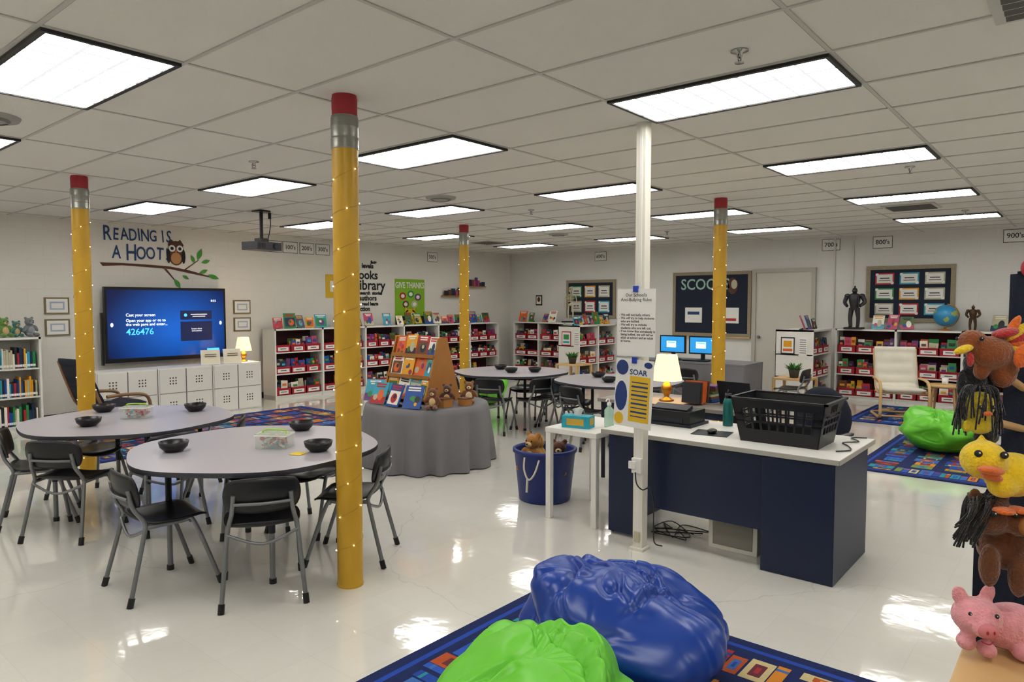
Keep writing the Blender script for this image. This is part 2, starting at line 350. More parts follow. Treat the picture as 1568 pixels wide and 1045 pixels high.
def supply(x,y,rz):
    e=empty('supply_bin',(x,y,.7215),rz); b=B('tub')
    b.b2(-.10,.10,-.065,.065,0,.003,clear)
    for s in(-1,1): b.b2(-.10,.10,s*.063,s*.065,0,.08,clear); b.b2(s*.098,s*.10,-.063,.063,0,.08,clear); b.b2(-.105,.105,s*.064,s*.07,.078,.088,paper); b.b2(s*.10,s*.106,-.064,.064,.078,.088,paper)
    b.b2(-.105,.105,-.07,.07,.088,.092,lid); b.tube([(-.08,0,.092),(-.06,0,.11),(.06,0,.11),(.08,0,.092)],.005,lime,8); b.done(parent=e)
    b=B('supplies'); rng=random.Random(int(x*100))
    for i in range(70):
        b.box((rng.uniform(-.07,.07),rng.uniform(-.045,.045),rng.uniform(.01,.065)),(.05,.016,.012),rng.choice([BK[0],BK[0],BK[2],BK[10],BK[8],BK[4],BK[4]]),(rng.uniform(-.4,.4),rng.uniform(-.4,.4),rng.uniform(0,3)))
    b.done(parent=e)
supply(2.42,3.99,R(-55)); supply(2.34,5.87,R(-45))
b=B('sticky_note'); b.b2(-.04,.04,-.04,.04,0,.002,M('note_yellow','#e3c437',.7)); b.done((2.40,3.70,.7212),.4)

# ---------- rugs ----------
rn=M('rug_navy','#12245a',.95,var=.15,scale=20,bump=.4,bscale=300); rbl=M('rug_royal','#1f49a8',.95,var=.15,scale=20,bump=.4,bscale=300)
rc=[M('rug_col_%d'%i,c,.95,var=.12,scale=25,bump=.4,bscale=300) for i,c in enumerate(['#a8323a','#d0882b','#2f8f9c','#7a8f3a','#c9b98a','#b4552b','#3f6fb5','#6d2f3a','#2b59b8','#1f4aa0'])]
def rug(x0,x1,y0,y1,seed):
    b=B('reading_rug'); rng=random.Random(seed)
    b.b2(x0,x1,y0,y1,0,.010,rn); b.b2(x0+.06,x1-.06,y0+.06,y1-.06,.010,.0112,rbl)
    b.b2(x0+.09,x1-.09,y0+.09,y1-.09,.0112,.0118,rn)
    def strip(xa,xb,ya,yb,alongx):
        L=(xb-xa) if alongx else (yb-ya); p=0
        while p<L-.03:
            w=rng.choice([.035,.045,.06,.08,.12,.15]); w=min(w,L-p); m=rng.choice(rc); sh=rng.uniform(.7,1)
            if rng.random()<.1: p+=w*.5; continue
            if alongx: u0,u1=xa+p,xa+p+w*.9; q0,q1=ya,ya+(yb-ya)*sh
            else: u0,u1=xa,xa+(xb-xa)*sh; q0,q1=ya+p,ya+p+w*.9
            b.b2(u0,u1,q0,q1,.0118,.0126,m)
            m2=rng.choice(rc)
            if w>.07:
                b.b2(u0+(u1-u0)*.2,u0+(u1-u0)*.8,q0+(q1-q0)*.25,q0+(q1-q0)*.75,.0126,.0132,m2); b.b2(u0+(u1-u0)*.35,u0+(u1-u0)*.65,q0+(q1-q0)*.4,q0+(q1-q0)*.6,.0132,.0137,rng.choice(rc))
            elif alongx: b.b2(u0,u1,q0+(q1-q0)*.75,q0+(q1-q0)*.85,.0126,.0132,m2); b.b2(u0,u1,q0+(q1-q0)*.15,q0+(q1-q0)*.22,.0126,.0132,m2)
            else: b.b2(u0+(u1-u0)*.75,u0+(u1-u0)*.85,q0,q1,.0126,.0132,m2)
            p+=w
    W=.22
    strip(x0+.12,x1-.12,y1-.12-W,y1-.12,True); strip(x0+.12,x1-.12,y0+.12,y0+.12+W,True)
    strip(x0+.12,x0+.12+W,y0+.14+W,y1-.14-W,False); strip(x1-.12-W,x1-.12,y0+.14+W,y1-.14-W,False)
    yy=y1-.12-2*W-.08
    while yy>y0+.12+W: strip(x0+.4,x1-.4,yy,yy+W,True); yy-=.28
    b.done()
rug(.75,3.25,.62,2.39,1); rug(7.4,9.7,-.3,1.82,2); rug(10.4,12.3,.6,2.65,3); rug(2.7,6.3,7.75,9.6,4)

# ---------- bean bags ----------
def beanbag(name,Rr,H,m,loc,seed,dents=(),folds=(),lean=(0,0),rz=0):
    """folds: list of (x0,y0,x1,y1,width,depth) creases drawn across the plan of the bag"""
    nu,nv=260,140; vs=[];fs=[]
    for i in range(nv+1):
        ph=math.pi*i/nv
        for j in range(nu):
            th=2*math.pi*j/nu
            cx,cy=math.cos(th),math.sin(th); sp_=max(math.sin(ph),0)
            rr=Rr*(sp_**.74)*(1-.06*math.cos(ph)); z=H*((1+math.cos(ph))/2)**.85
            q=Vector((cx*sp_,cy*sp_,math.cos(ph)*.8+seed*3.1))
            d=noise.noise(q*1.2)*.12+noise.noise(q*2.3+Vector((4,4,4)))*.03
            w1=noise.noise(Vector((cx*1.7+.6*sp_,cy*1.7,ph*.9+seed))); fade=math.exp(-((ph-.6)/.6)**2)
            d-=.016*math.exp(-(w1/.09)**2)*fade
            w3=noise.noise(Vector((cx*2.6,cy*2.6,ph*2.2+seed))); d-=.009*math.exp(-(w3/.13)**2)*math.exp(-((ph-1.9)/.5)**2)
            px,py=cx*rr/Rr,cy*rr/Rr
            if ph<2.2:
                for (x0,y0,x1,y1,wd,dp) in folds:
                    ax,ay=x1-x0,y1-y0; L2=ax*ax+ay*ay; t=max(0,min(1,((px-x0)*ax+(py-y0)*ay)/L2))
                    # slightly bowed crease with a raised roll beside it
                    bow=.12*math.sin(math.pi*t); ln=math.sqrt(L2); nx_,ny_=-ay/ln,ax/ln
                    s=(px-(x0+ax*t))*nx_+(py-(y0+ay*t))*ny_-bow; e=abs((px-x0)*ax+(py-y0)*ay)/L2; out=math.exp(-(max(0,-(((px-x0)*ax+(py-y0)*ay)/L2),((px-x0)*ax+(py-y0)*ay)/L2-1)/.25)**2)
                    tp=(.25+.75*math.sin(math.pi*min(1,t+.08)))*out
                    d+=dp*tp*(-math.exp(-(s/wd)**2)+.65*math.exp(-((s-wd*2.1)/(wd*1.5))**2))
            for k in range(6):
                dt=(th-k*math.pi/3-.2+math.pi)%(2*math.pi)-math.pi
                d-=.005*math.exp(-(dt/.02)**2)*sp_*min(1,ph)
            for (dt_,dp,wt,wp,am) in dents:
                a=(th-dt_+math.pi)%(2*math.pi)-math.pi; d-=am*math.exp(-(a/wt)**2-((ph-dp)/wp)**2)
            up=max(0,math.cos(ph)); t0=min(1,ph/.25)
            rr+=d*sp_*(1 if ph<2.4 else .5); z+=d*up*t0
            if ph>math.pi*.7: z=max(z,0)
            k=(max(z,0)/H)**2
            vs.append((rr*cx+lean[0]*k,rr*cy+lean[1]*k,max(z,.002)))
    for i in range(nv):
        for j in range(nu): a=i*nu+j;b_=i*nu+(j+1)%nu; fs.append((a,a+nu,b_+nu,b_))
    b=B(name); b.add(vs,fs,m,True)
    return b.done(loc,rz)
bblue=M('vinyl_blue','#123f98',.3,var=.05,scale=3,bump=.03,bscale=30); blime=M('vinyl_lime','#66c02c',.38,var=.05,scale=3,bump=.03,bscale=30)
beanbag('blue_bean_bag',.435,.455,bblue,(2.60,1.53,.0142),1.7,[(-1.2,.8,.5,.25,.03)],
  [(.1,.45,-.35,-.25,.035,.045),(-.05,.5,-.75,.15,.03,.035),(.3,.3,.05,-.55,.04,.045),(.15,.35,-.1,-.8,.03,.03),(-.4,-.5,.3,-.75,.035,.025)],(.03,.07))
beanbag('lime_bean_bag',.37,.45,blime,(1.74,1.38,.0142),4.4,[],[(.3,.2,-.5,.3,.035,.035),(.3,.1,-.2,-.7,.035,.04),(.35,.3,.2,-.5,.03,.03)],(.05,.0))
beanbag('lime_bean_bag',.40,.46,blime,(8.85,1.25,.0142),6.3,[(-2.5,.8,.4,.3,.04)],[(.1,.4,-.6,0,.04,.04),(.2,.2,-.3,-.6,.04,.035)],(.03,.05))
beanbag('lime_bean_bag',.38,.46,blime,(8.4,7.6,0),8.2,[],[(.1,.4,-.6,0,.04,.04)])

# ---------- desk ----------
b=B('librarian_desk')
b.b2(4.17,4.99,1.08,2.66,.72,.75,white); b.b2(4.165,4.17,1.08,2.66,.72,.75,M('desk_edge','#a9a79f',.5,var=0)); b.b2(4.17,4.99,1.075,1.08,.72,.75,MATS['desk_edge'])
b.b2(4.21,4.95,1.11,1.53,.0,.72,navy)
b.b2(4.205,4.21,1.115,1.525,.02,.71,navy)
b.b2(4.23,4.25,1.53,2.4,.24,.72,navy); b.b2(4.21,4.25,2.4,2.62,.02,.72,navy); b.b2(4.25,4.95,2.60,2.62,.0,.72,navy)
for k in range(3): b.b2(4.95,4.965,1.13,1.51,.04+k*.23,.25+k*.23,navy); b.b2(4.965,4.985,1.27,1.37,.14+k*.23,.155+k*.23,steel)
b.done(bevel=.003)
b=B('cable_box'); b.b2(4.4,4.7,1.62,1.95,0,.3,cream); b.b2(4.395,4.4,1.65,1.92,.03,.27,M('beige_grey','#8e8a80',.5)); b.done(bevel=.005)
b=B('floor_cables')
rng=random.Random(5)
for i in range(3):
    b.tube([(4.5+rng.uniform(-.12,.2),2.22+rng.uniform(-.2,.2),.008+.004*i) for k in range(6)],.004,blk,6)
b.done()
b=B('small_white_table'); b.b2(4.2,4.85,2.72,3.18,.66,.70,white)
for x in(4.225,4.825):
    for y in(2.745,3.155): b.b2(x-.022,x+.022,y-.022,y+.022,0,.66,white)
b.done(bevel=.004)
b=B('blue_rope_tub'); tb=M('tub_blue','#182e78',.45,var=.04)
b.lathe([(0,.01),(.2,.01),(.205,0),(.215,.01),(.255,.4),(.268,.405),(.268,.43),(.25,.435),(.245,.41),(.2,.02),(0,.02)],tb,48)
rope=M('rope_white','#cfcabb',.8)
b.tube([(-.255,.07,.39),(-.285,.06,.3),(-.29,.02,.22),(-.285,-.03,.27),(-.26,-.06,.38)],.008,rope,8); b.tube([(-.285,.03,.23),(-.30,.03,.12)],.01,rope,8,False)
b.done((4.62,3.5,0),.25)

# ---------- plush ----------
def fuzzy(key,hexc):
    m=M(key,hexc,.95,var=.22,scale=60,bump=.7,bscale=160); m.node_tree.nodes['Principled BSDF'].inputs['Sheen Weight'].default_value=.4; return m
def plush(name,parts,mat,loc,rz=0,voxel=.006,feat=None,scale=1):
    e=empty(name,loc,rz); e.scale=(scale,)*3
    b=B('body')
    for p in parts: b.ell(p[0],p[1],mat,p[2] if len(p)>2 else (0,0,0))
    o=b.done(parent=e); md=o.modifiers.new('r','REMESH'); md.mode='VOXEL'; md.voxel_size=voxel; md.use_smooth_shade=True
    s=o.modifiers.new('s','SMOOTH'); s.iterations=3; s.factor=.6
    if feat:
        b=B('face_and_trim'); feat(b); b.done(parent=e)
    return e
def eyes(b,pts,r=.009):
    for p in pts: b.ell(p,r,ink,n=10,k=8); b.ell((p[0]-r*.2,p[1]-r*.8,p[2]+r*.35),r*.25,paper,n=6,k=5)
def bear(name,loc,rz,hexc,scale=1,sn='#d8b98a'):
    m=fuzzy('fur_'+hexc[1:],hexc); m2=fuzzy('fur_'+sn[1:],sn)
    parts=[((0,0,.1),(.075,.065,.1)),((0,-.01,.23),(.065,.06,.06)),((-.05,0,.285),(.024,.012,.024)),((.05,0,.285),(.024,.012,.024)),
      ((-.085,-.03,.13),(.025,.025,.06),(0,R(30),0)),((.085,-.03,.13),(.025,.025,.06),(0,R(-30),0)),((-.05,-.09,.035),(.032,.065,.032)),((.05,-.09,.035),(.032,.065,.032))]
    def f(b): b.ell((0,-.065,.215),(.028,.025,.022),m2); b.ell((0,-.09,.222),(.01,.007,.007),ink); eyes(b,[(-.025,-.065,.245),(.025,-.065,.245)],.007); b.ell((0,-.05,.1),(.045,.03,.06),m2)
    return plush(name,parts,m,loc,rz,.008,f,scale)
bear('teddy_bear',(4.56,3.57,.24),R(-90),'#a8742f',1.05); bear('teddy_bear',(4.66,3.38,.22),R(-60),'#5a2f1e',.95); bear('teddy_bear',(4.7,3.62,.24),R(-120),'#c89a3a',.9)

# ---------- desk items ----------
e=empty('black_crate',(4.56,1.5,.7505),R(-90)); b=B('basket')
def crate(b,wb,db,wt,dt,h):
    b.box((0,0,.006),(wb,db,.012),blk)
    def P(u,side,z):
        k=z/h; w=(wb+(wt-wb)*k)/2; d=(db+(dt-db)*k)/2
        return {0:(u*w,-d,z),1:(u*w,d,z),2:(-w,u*d,z),3:(w,u*d,z)}[side]
    for s in range(4):
        n=8 if s<2 else 5
        def quad(u0,u1,z0,z1):
            a=[P(u0,s,z0),P(u1,s,z0),P(u1,s,z1),P(u0,s,z1)]
            off=Vector(((0,.006,0),(0,-.006,0),(.006,0,0),(-.006,0,0))[s]); vs=a+[tuple(Vector(p)+off) for p in a]
            b.add(vs,[(0,1,2,3),(7,6,5,4),(0,4,5,1),(1,5,6,2),(2,6,7,3),(3,7,4,0)],blk)
        quad(-1,1,0,.085)
        if s<2: quad(-1,1,h-.055,h)
        else: quad(-1,-.35,h-.08,h); quad(.35,1,h-.08,h); quad(-.35,.35,h-.02,h); quad(-.35,.35,h-.09,h-.07)
        for k in range(n+1):
            u=-.8+1.6*k/n; quad(u-.025,u+.025,.085,h-.055)
        for z in(.135,.18): quad(-1,1,z-.006,z+.006)
        quad(-1,-.8,.085,h-.05); quad(.8,1,.085,h-.05)
    for s in(-1,1):
        b.box((0,s*(dt/2+.004),h),(wt+.03,.022,.014),blk); b.box((s*(wt/2+.004),0,h),(.022,dt+.03,.014),blk)
crate(b,.48,.33,.58,.42,.28); b.done(parent=e)
b=B('teal_water_bottle'); tq=M('teal_bottle','#1c6a66',.35,metal=.3)
b.lathe([(0,0),(.035,0),(.036,.01),(.036,.17),(.025,.2),(.02,.205)],tq,24); b.lathe([(.022,.2),(.024,.2),(.024,.235),(0,.238)],blk,24); b.tube([(-.015,0,.235),(0,0,.26),(.015,0,.235)],.005,blk,8); b.done((4.86,2.02,.7502))
b=B('label_printer'); b.b2(-.13,.13,-.17,.17,.02,.11,blk); b.b2(-.15,.15,-.19,.19,0,.02,dark); b.box((-.06,0,.12),(.1,.28,.03),dark,(0,R(-15),0)); b.b2(-.135,-.13,-.12,.12,.03,.06,dark); b.done((4.72,2.36,.7502),0,bevel=.012)
b=B('tape_dispenser'); b.b2(-.06,.06,-.02,.02,0,.03,blk); b.lathe([(.012,-.01),(.03,-.01),(.03,.01),(.012,.01)],blk,20,T=Matrix.Translation((0,0,.04))@Euler((R(90),0,0)).to_matrix().to_4x4()); b.done((4.9,1.87,.7502),1)
b=B('computer_mouse_pad'); b.b2(-.1,.1,-.12,.12,0,.004,dark); b.ell((0,0,.018),(.055,.032,.016),blk); b.done((4.5,1.98,.7502),R(10))
b=B('power_cord'); b.tube([(4.4,1.16,.756),(4.48,1.10,.757),(4.6,1.14,.757),(4.7,1.2,.757),(4.8,1.13,.757),(4.9,1.2,.757),(4.96,1.12,.757)],.004,blk,6); b.done()
b=B('tissue_box'); tcy=M('tissue_cyan','#2aa3b8',.6,var=.3,scale=30); b.b2(-.06,.06,-.11,.11,0,.09,tcy); b.quadxz(0,.05,.08,.05,-.111,M('tissue_gold','#caa848',.6)); b.box((-.061,0,.045),(.002,.14,.05),MATS['tissue_gold'])
b.add([(-.03,-.03,.09),(.03,-.02,.09),(.02,.03,.09),(-.02,.03,.09),(-.01,-.05,.14),(.03,0,.15),(0,.05,.13),(-.03,.01,.15)],[(0,1,5,4),(1,2,6,5),(2,3,7,6),(3,0,4,7)],paper,True); b.done((4.35,2.98,.7005),.2)
b=B('hand_sanitizer_bottle'); hs=M('sanitizer_clear','#b8dcc8',.1,var=0,alpha=.6); b.lathe([(0,0),(.035,0),(.037,.01),(.037,.13),(.015,.155),(.014,.17)],hs,24); b.cyl((0,0,.165),(0,0,.185),.017,paper); b.cyl((0,0,.185),(0,0,.21),.005,paper); b.tube([(0,0,.21),(-.03,0,.213),(-.045,0,.2)],.005,paper,8); b.done((4.5,2.8,.7005))
b=B('work_table'); b.b2(5.5,6.2,2.2,3.55,.72,.75,M('worktop_grey','#8b8780',.5)); 
for x in(5.54,6.16):
    for y in(2.24,3.51): b.cyl((x,y,0),(x,y,.72),.02,dark)
b.b2(5.53,6.17,2.22,3.53,.66,.72,navy); b.done()
shade=M('lamp_shade','#ffe2a0',.7,var=0,emit=1.6); shade.node_tree.nodes['Principled BSDF'].inputs['Emission Color'].default_value=srgb('#ffdf9a')
brass=M('brass','#b58a3c',.3,metal=.9)
def lamp(loc,s=1,en=5):
    b=B('table_lamp'); b.lathe([(0,0),(.06,0),(.065,.01),(.04,.02),(.018,.04),(.04,.08),(.05,.11),(.03,.15),(.012,.17),(.01,.2)],brass,32)
    b.lathe([(.13,.18),(.085,.4)],shade,40); b.lathe([(.128,.18),(.083,.4)],shade,40); b.cyl((0,0,.2),(0,0,.4),.004,brass,n=8)
    b.tube([(-.085,0,.4),(0,0,.405),(.085,0,.4)],.003,brass,6)
    o=b.done(loc); o.scale=(s,s,s)
    l=bpy.data.lights.new('bulb','POINT'); l.energy=en; l.color=(1,.75,.45); l.shadow_soft_size=.03; lo=bpy.data.objects.new('bulb',l); bpy.context.collection.objects.link(lo); lo.parent=o; lo.location=(0.03,0,.33)
lamp((5.75,2.97,.7505),1.05)
b=B('book_stack'); rng=random.Random(3)
for i in range(7): b.box((-.15+i*.028,.0,.1),(.02,.17,.2+rng.uniform(-.03,.0)),rng.choice([BK[9],BK[5],BK[12],BK[7]]),(0,R(rng.uniform(4,12)),0))
z=0
for i in range(6): b.box((.16,.0,z+.0125),(.18,.22,.022),rng.choice(BK),(0,0,rng.uniform(-.2,.2))); z+=.024
b.done((5.8,2.68,.756),R(0))
b=B('laptop_computer'); b.b2(-.11,.11,-.15,.15,0,.018,dark); b.box((.14,0,.11),(.01,.3,.21),dark,(0,R(18),0)); b.done((5.98,2.36,.7502),R(175))
b=B('office_chair'); ofn=M('chair_fabric_navy','#1d2436',.8,bump=.3,bscale=300)
b.ell((.05,0,.48),(.25,.25,.05),ofn,n=24)
for k in range(5):
    a=2*math.pi*k/5; b.tube([(0,0,.1),(.15*math.cos(a),.15*math.sin(a),.09),(.3*math.cos(a),.3*math.sin(a),.065)],.016,blk,8); b.cyl((.3*math.cos(a),.3*math.sin(a)-.02,.03),(.3*math.cos(a),.3*math.sin(a)+.02,.03),.03,blk)
b.cyl((0,0,.09),(0,0,.44),.025,steel); b.tube([(.1,0,.42),(.28,0,.45),(.3,0,.6)],.018,blk,8); b.ell((.28,0,.74),(.05,.23,.24),ofn,n=24)
for s in(-1,1): b.tube([(.05,s*.22,.46),(.05,s*.29,.5),(.05,s*.29,.64)],.013,blk,8); b.ell((.03,s*.29,.66),(.13,.035,.018),blk)
b.done((5.52,1.68,0),R(-10))

# ---------- shelving ----------
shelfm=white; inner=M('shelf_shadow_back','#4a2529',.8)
def bookshelf(w,h,d,sect,tiers,loc,rz,seed,mode='bin',name='library_bookshelf'):
    b=B(name); t=.022
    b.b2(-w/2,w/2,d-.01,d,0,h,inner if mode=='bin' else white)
    b.b2(-w/2,w/2,0,d,h-.028,h,shelfm); b.b2(-w/2,w/2,.02,d,0,.07,shelfm)
    cw=w/sect; zs=[.07+(h-.1)*i/tiers for i in range(tiers+1)]
    for i in range(sect+1):
        x=-w/2+cw*i; x0=max(-w/2,x-t/2-.006); x1=min(w/2,x+t/2+.006)
        if i==0: x0,x1=-w/2,-w/2+.025
        if i==sect: x0,x1=w/2-.025,w/2
        b.b2(x0,x1,0,d,0,h,shelfm)
    for z in zs[:-1]: b.b2(-w/2,w/2,.01,d,z-.018,z,shelfm)
    b.done(loc,rz)
    k=B('shelved_library_books'); rng=random.Random(seed)
    pal=[BK[i] for i in (0,1,2,3,5,5,6,7,9,11,12,13,4,11,9,10,4,12)]
    for i in range(sect):
        for j in range(tiers):
            x0=-w/2+cw*i+.03; x1=x0+cw-.06; z=zs[j]+.001; hh=zs[j+1]-zs[j]-.03
            if mode=='bin':
                nb=max(1,round((x1-x0)/.29)); bw_=(x1-x0)/nb
                for q in range(nb):
                    a=x0+q*bw_+.006; c=a+bw_-.012
                    k.b2(a,c,.04,.055,z,z+.12,redm); k.b2(a,a+.006,.04,d-.06,z,z+.12,redm); k.b2(c-.006,c,.04,d-.06,z,z+.12,redm)
                    k.b2(a-.003,c+.003,.034,.04,z+.105,z+.12,redm)
                    k.box(((a+c)/2,.036,z+.052),((c-a)*rng.choice([.6,.7,.78]),.006,.062),paper); k.quadxz((a+c)/2,z+.055,(c-a)*.4,.012,.0325,ink)
                    if rng.random()<.06: continue
                    p=a+.01
                    while p<c-.05:
                        ww=min(rng.uniform(.06,.15),c-p); yy=.07
                        for l in range(3):
                            bh=min(rng.uniform(.17,.26),hh); m=rng.choice(pal)
                            k.box((p+ww/2,yy+l*.05,z+bh/2),(ww*.94,.014,bh),m,(R(-6),R(rng.uniform(-5,5)),R(rng.uniform(-10,10))) if l==0 else None)
                            if l==0: k.box((p+ww/2,yy-.014,z+bh*.72),(ww*.55,.008,bh*.16),rng.choice(BK),(R(-6),0,0))
                        p+=ww
            else:
                p=x0
                while p<x1-.03:
                    ww=rng.uniform(.012,.035); bh=min(rng.uniform(.17,.27),hh)
                    if rng.random()<.04: p+=.05; continue
                    dd=rng.uniform(.15,.2); m=rng.choice(BK[:6]+BK[8:9]+BK[11:13]); k.b2(p,p+ww*.93,.05,.05+dd,z,z+bh,m)
                    k.b2(p,p+ww*.93,.048,.05,z+.02,z+.05,paper); p+=ww
    k.done(loc,rz)
def displayrow(length,loc,rz,seed,dens=.85):
    b=B('displayed_books'); rng=random.Random(seed); p=-length/2
    while p<length/2-.15:
        w=rng.uniform(.15,.25)
        if rng.random()<dens:
            h=min(w*rng.uniform(.9,1.35),.26); a=R(rng.uniform(-22,-12)); y=rng.uniform(.09,.13); T_=Matrix.Translation((p+w/2,y,.006))@Euler((a,0,R(rng.uniform(-18,18)))).to_matrix().to_4x4()
            cover(b,T_,w*.9,h,rng); b.box((0,.05,.02),(w*.5,.06,.03),blk,T=T_)
        p+=w+rng.uniform(0,.05)
    b.done(loc,rz)
HS=1.2
bookshelf(1.7,HS,.36,2,3,(2.17,10.45,0),0,1,'spine')
bookshelf(5.7,HS,.38,6,3,(9.25,10.5,0),0,2); displayrow(2.6,(7.75,10.5,HS),0,3); displayrow(2.9,(10.6,10.5,HS),0,4,.7)
bookshelf(2.2,HS,.38,3,3,(12.6,9.38,0),R(-90),5); displayrow(1.2,(12.6,9.8,HS),R(-90),6)
bookshelf(1.38,HS,.5,2,3,(11.88,7.65,0),0,7); displayrow(1.3,(11.88,7.7,HS),0,8,1)
bookshelf(1.0,HS,.6,1,3,(12.15,3.45,0),0,9); displayrow(.95,(12.15,3.5,HS),0,10,1)
bookshelf(4.6,HS,.38,5,3,(12.68,1.1,0),R(-90),11); displayrow(.75,(12.7,2.5,HS),R(-90),12,.9); displayrow(.9,(12.7,.8,HS),R(-90),15,.6)
def endposter(loc,rz,seed):
    b=B('shelf_end_poster'); b.b2(-.11,.11,-.006,0,0,.28,redm if seed%2 else dark); b.quadxz(0,.14,.19,.24,-.007,paper); b.quadxz(0,.17,.13,.1,-.008,BK[seed]); b.quadxz(.0,.07,.15,.04,-.008,BK[(seed+5)%14])
    b.quadxz(.24,.13,.13,.3,-.002,paper)
    for i in range(7): b.quadxz(.24,.24-i*.035,.1,.008,-.003,ink)
    b.done(loc,rz)
endposter((11.187,7.95,.8),R(-90),3); endposter((11.647,3.85,.8),R(-90),2)

b=B('cube_storage_cabinet'); X0=3.5
for u in range(3):
    a=X0+u*.79; b.b2(a,a+.78,10.02,10.4,0,.72,white)
    for i in range(2):
        for j in range(2):
            xa=a+.02+i*.375; za=.02+j*.345; b.b2(xa,xa+.36,10.005,10.02,za,za+.335,M('door_white','#e2e1da',.4,var=.02))
            for p in range(3):
                for q in range(3): b.disc(xa+.14+p*.04,za+.13+q*.04,.011,.011,10.0035,M('hole_dark','#4a4a48',.8,var=0),10)
    b.b2(a+.385,a+.395,10.003,10.02,.02,.70,M('door_gap','#8a8a86',.8,var=0)); b.b2(a+.02,a+.76,10.003,10.02,.355,.365,MATS['door_gap'])
    b.b2(a+.78,a+.79,10.03,10.4,0,.71,MATS['hole_dark'])
b.done(bevel=0)
b=B('framed_sign'); b.box((0,0,.11),(.27,.012,.22),paper,(R(-10),0,0)); b.box((0,-.007,.11),(.24,.003,.19),M('sign_cream','#e7dfc6',.6),(R(-10),0,0))
for i in range(4): b.box((0,-.0115+.006*(i-1.5),.15-i*.03),(.16,.002,.008),ink,(R(-10),0,0))
b.b2(-.1,.1,0,.08,0,.006,paper); fs=b.mesh(); place('framed_sign',fs,(5.1,10.12,.7205),R(-15)); place('framed_sign',fs,(5.43,10.1,.7205),R(-5))
lamp((5.70,10.25,.7205),.95,10)
b=B('wall_television'); bz=M('tv_bezel','#0b0c0f',.3,var=0)
b.b2(-.9,.9,-.06,0,-.55,.55,bz)
m=bpy.data.materials.new('tv_screen'); m.use_nodes=True; nt=m.node_tree; pb_=nt.nodes['Principled BSDF']; pb_.inputs['Base Color'].default_value=(0,0,0,1); pb_.inputs['Roughness'].default_value=.15
tc=nt.nodes.new('ShaderNodeTexCoord'); mp=nt.nodes.new('ShaderNodeMapping'); mp.inputs['Scale'].default_value=(.9,.1,1.2); mp.inputs['Location'].default_value=(-.1,0,.1)
gr=nt.nodes.new('ShaderNodeTexGradient'); gr.gradient_type='SPHERICAL'; cr=nt.nodes.new('ShaderNodeValToRGB'); cr.color_ramp.elements[0].color=srgb('#08194a'); cr.color_ramp.elements[1].color=srgb('#1766c8'); cr.color_ramp.elements[1].position=.9
nt.links.new(tc.outputs['Object'],mp.inputs['Vector']); nt.links.new(mp.outputs[0],gr.inputs['Vector']); nt.links.new(gr.outputs['Color'],cr.inputs['Fac']); nt.links.new(cr.outputs[0],pb_.inputs['Emission Color']); pb_.inputs['Emission Strength'].default_value=1.1
b.quadxz(0,.01,1.74,1.0,-.0615,m)
tw=M('screen_text','#ffffff',.5,var=0,emit=1.0); tcn=M('screen_cyan','#4fc3f7',.5,var=0,emit=1.0); tdk=M('screen_panel','#0a1a48',.5,var=0,emit=.7)
b.text('Cast your screen',.06,-.62,.14,-.063,tw,'LEFT',bold=.0008); b.text('Open your app or go to\nthe web page and enter...',.058,-.62,.03,-.063,tw,'LEFT',bold=.001); b.text('426476',.13,-.62,-.11,-.063,tcn,'LEFT',bold=.002)
b.quadxz(.42,.13,.5,.14,-.0625,tdk); b.quadxz(.42,-.12,.5,.3,-.0625,tdk); b.disc(.25,.13,.025,.025,-.064,tcn); b.quadxz(.46,.14,.26,.010,-.064,tw); b.quadxz(.46,.11,.2,.010,-.064,tw); b.text('Screen share\nand connect',.032,.42,-.1,-.064,tw); b.text('8:55',.05,.7,.35,-.063,tw); b.disc(.81,0,.02,.03,-.063,tw); b.disc(-.81,0,.02,.03,-.063,tw); b.quadxz(.68,-.42,.2,.04,-.063,tcn)
b.b2(-.3,.3,0,.12,-.2,.2,bz)
b.box((-.93,-.03,-.2),(.03,.05,.75),bz)
b.done((4.82,10.88,1.32))
b=B('certificate_frame'); b.b2(-.15,.15,-.02,0,-.115,.115,M('frame_gold','#7d7050',.4)); b.quadxz(0,0,.26,.19,-.021,paper); b.quadxz(0,0,.18,.11,-.022,M('cert_blue','#a9b6c8',.6)); b.quadxz(0,0,.14,.07,-.023,paper); cf=b.mesh()
for p in((3.38,1.6),(3.38,1.3),(6.1,1.57),(6.1,1.28)): place('certificate_frame',cf,(p[0],YW-.001,p[1]))
b=B('reading_is_a_hoot_decal')
def handtext(txt,x,z,caps,size,adv,bold):
    rng=random.Random(len(txt)); p=x; pw=0
    for ch in txt:
        if ch==' ': p+=adv*.5; pw=0; continue
        w=adv*(.5 if ch in 'I!' else 1.04); p+=w/2
        s_=size*(1.18 if ch in caps else rng.uniform(.88,1.0)); T_=Matrix.Translation((p,0,z+rng.uniform(-.008,.008)))@Euler((0,R(rng.uniform(-5,5)),0)).to_matrix().to_4x4()
        b.text(ch,s_,0,0,0,inkblue,sx=.66,T=T_,bold=bold); p+=w/2
handtext('READING IS',-.85,.36,'R',.26,.113,.003); handtext('A HOOT!',-.74,.10,'H',.29,.133,.004)
top=[(-.9,-.06),(-.6,-.055),(-.2,-.065),(.1,-.08),(.4,-.13),(.75,-.22)]; bot=[(.75,-.235),(.4,-.175),(.1,-.12),(-.3,-.1),(-.6,-.09),(-.86,-.11)]
for i in range(5):
    a,c=top[i],top[i+1]; d,e_=bot[5-i],bot[4-i]; b.polyxz([d,e_,c,a],0,brownd)
b.polyxz([(.3,-.15),(.32,-.11),(.55,.05),(.54,.03)],0,brownd); b.polyxz([(.0,-.12),(.04,-.12),(.18,-.3),(.16,-.3)],0,brownd)
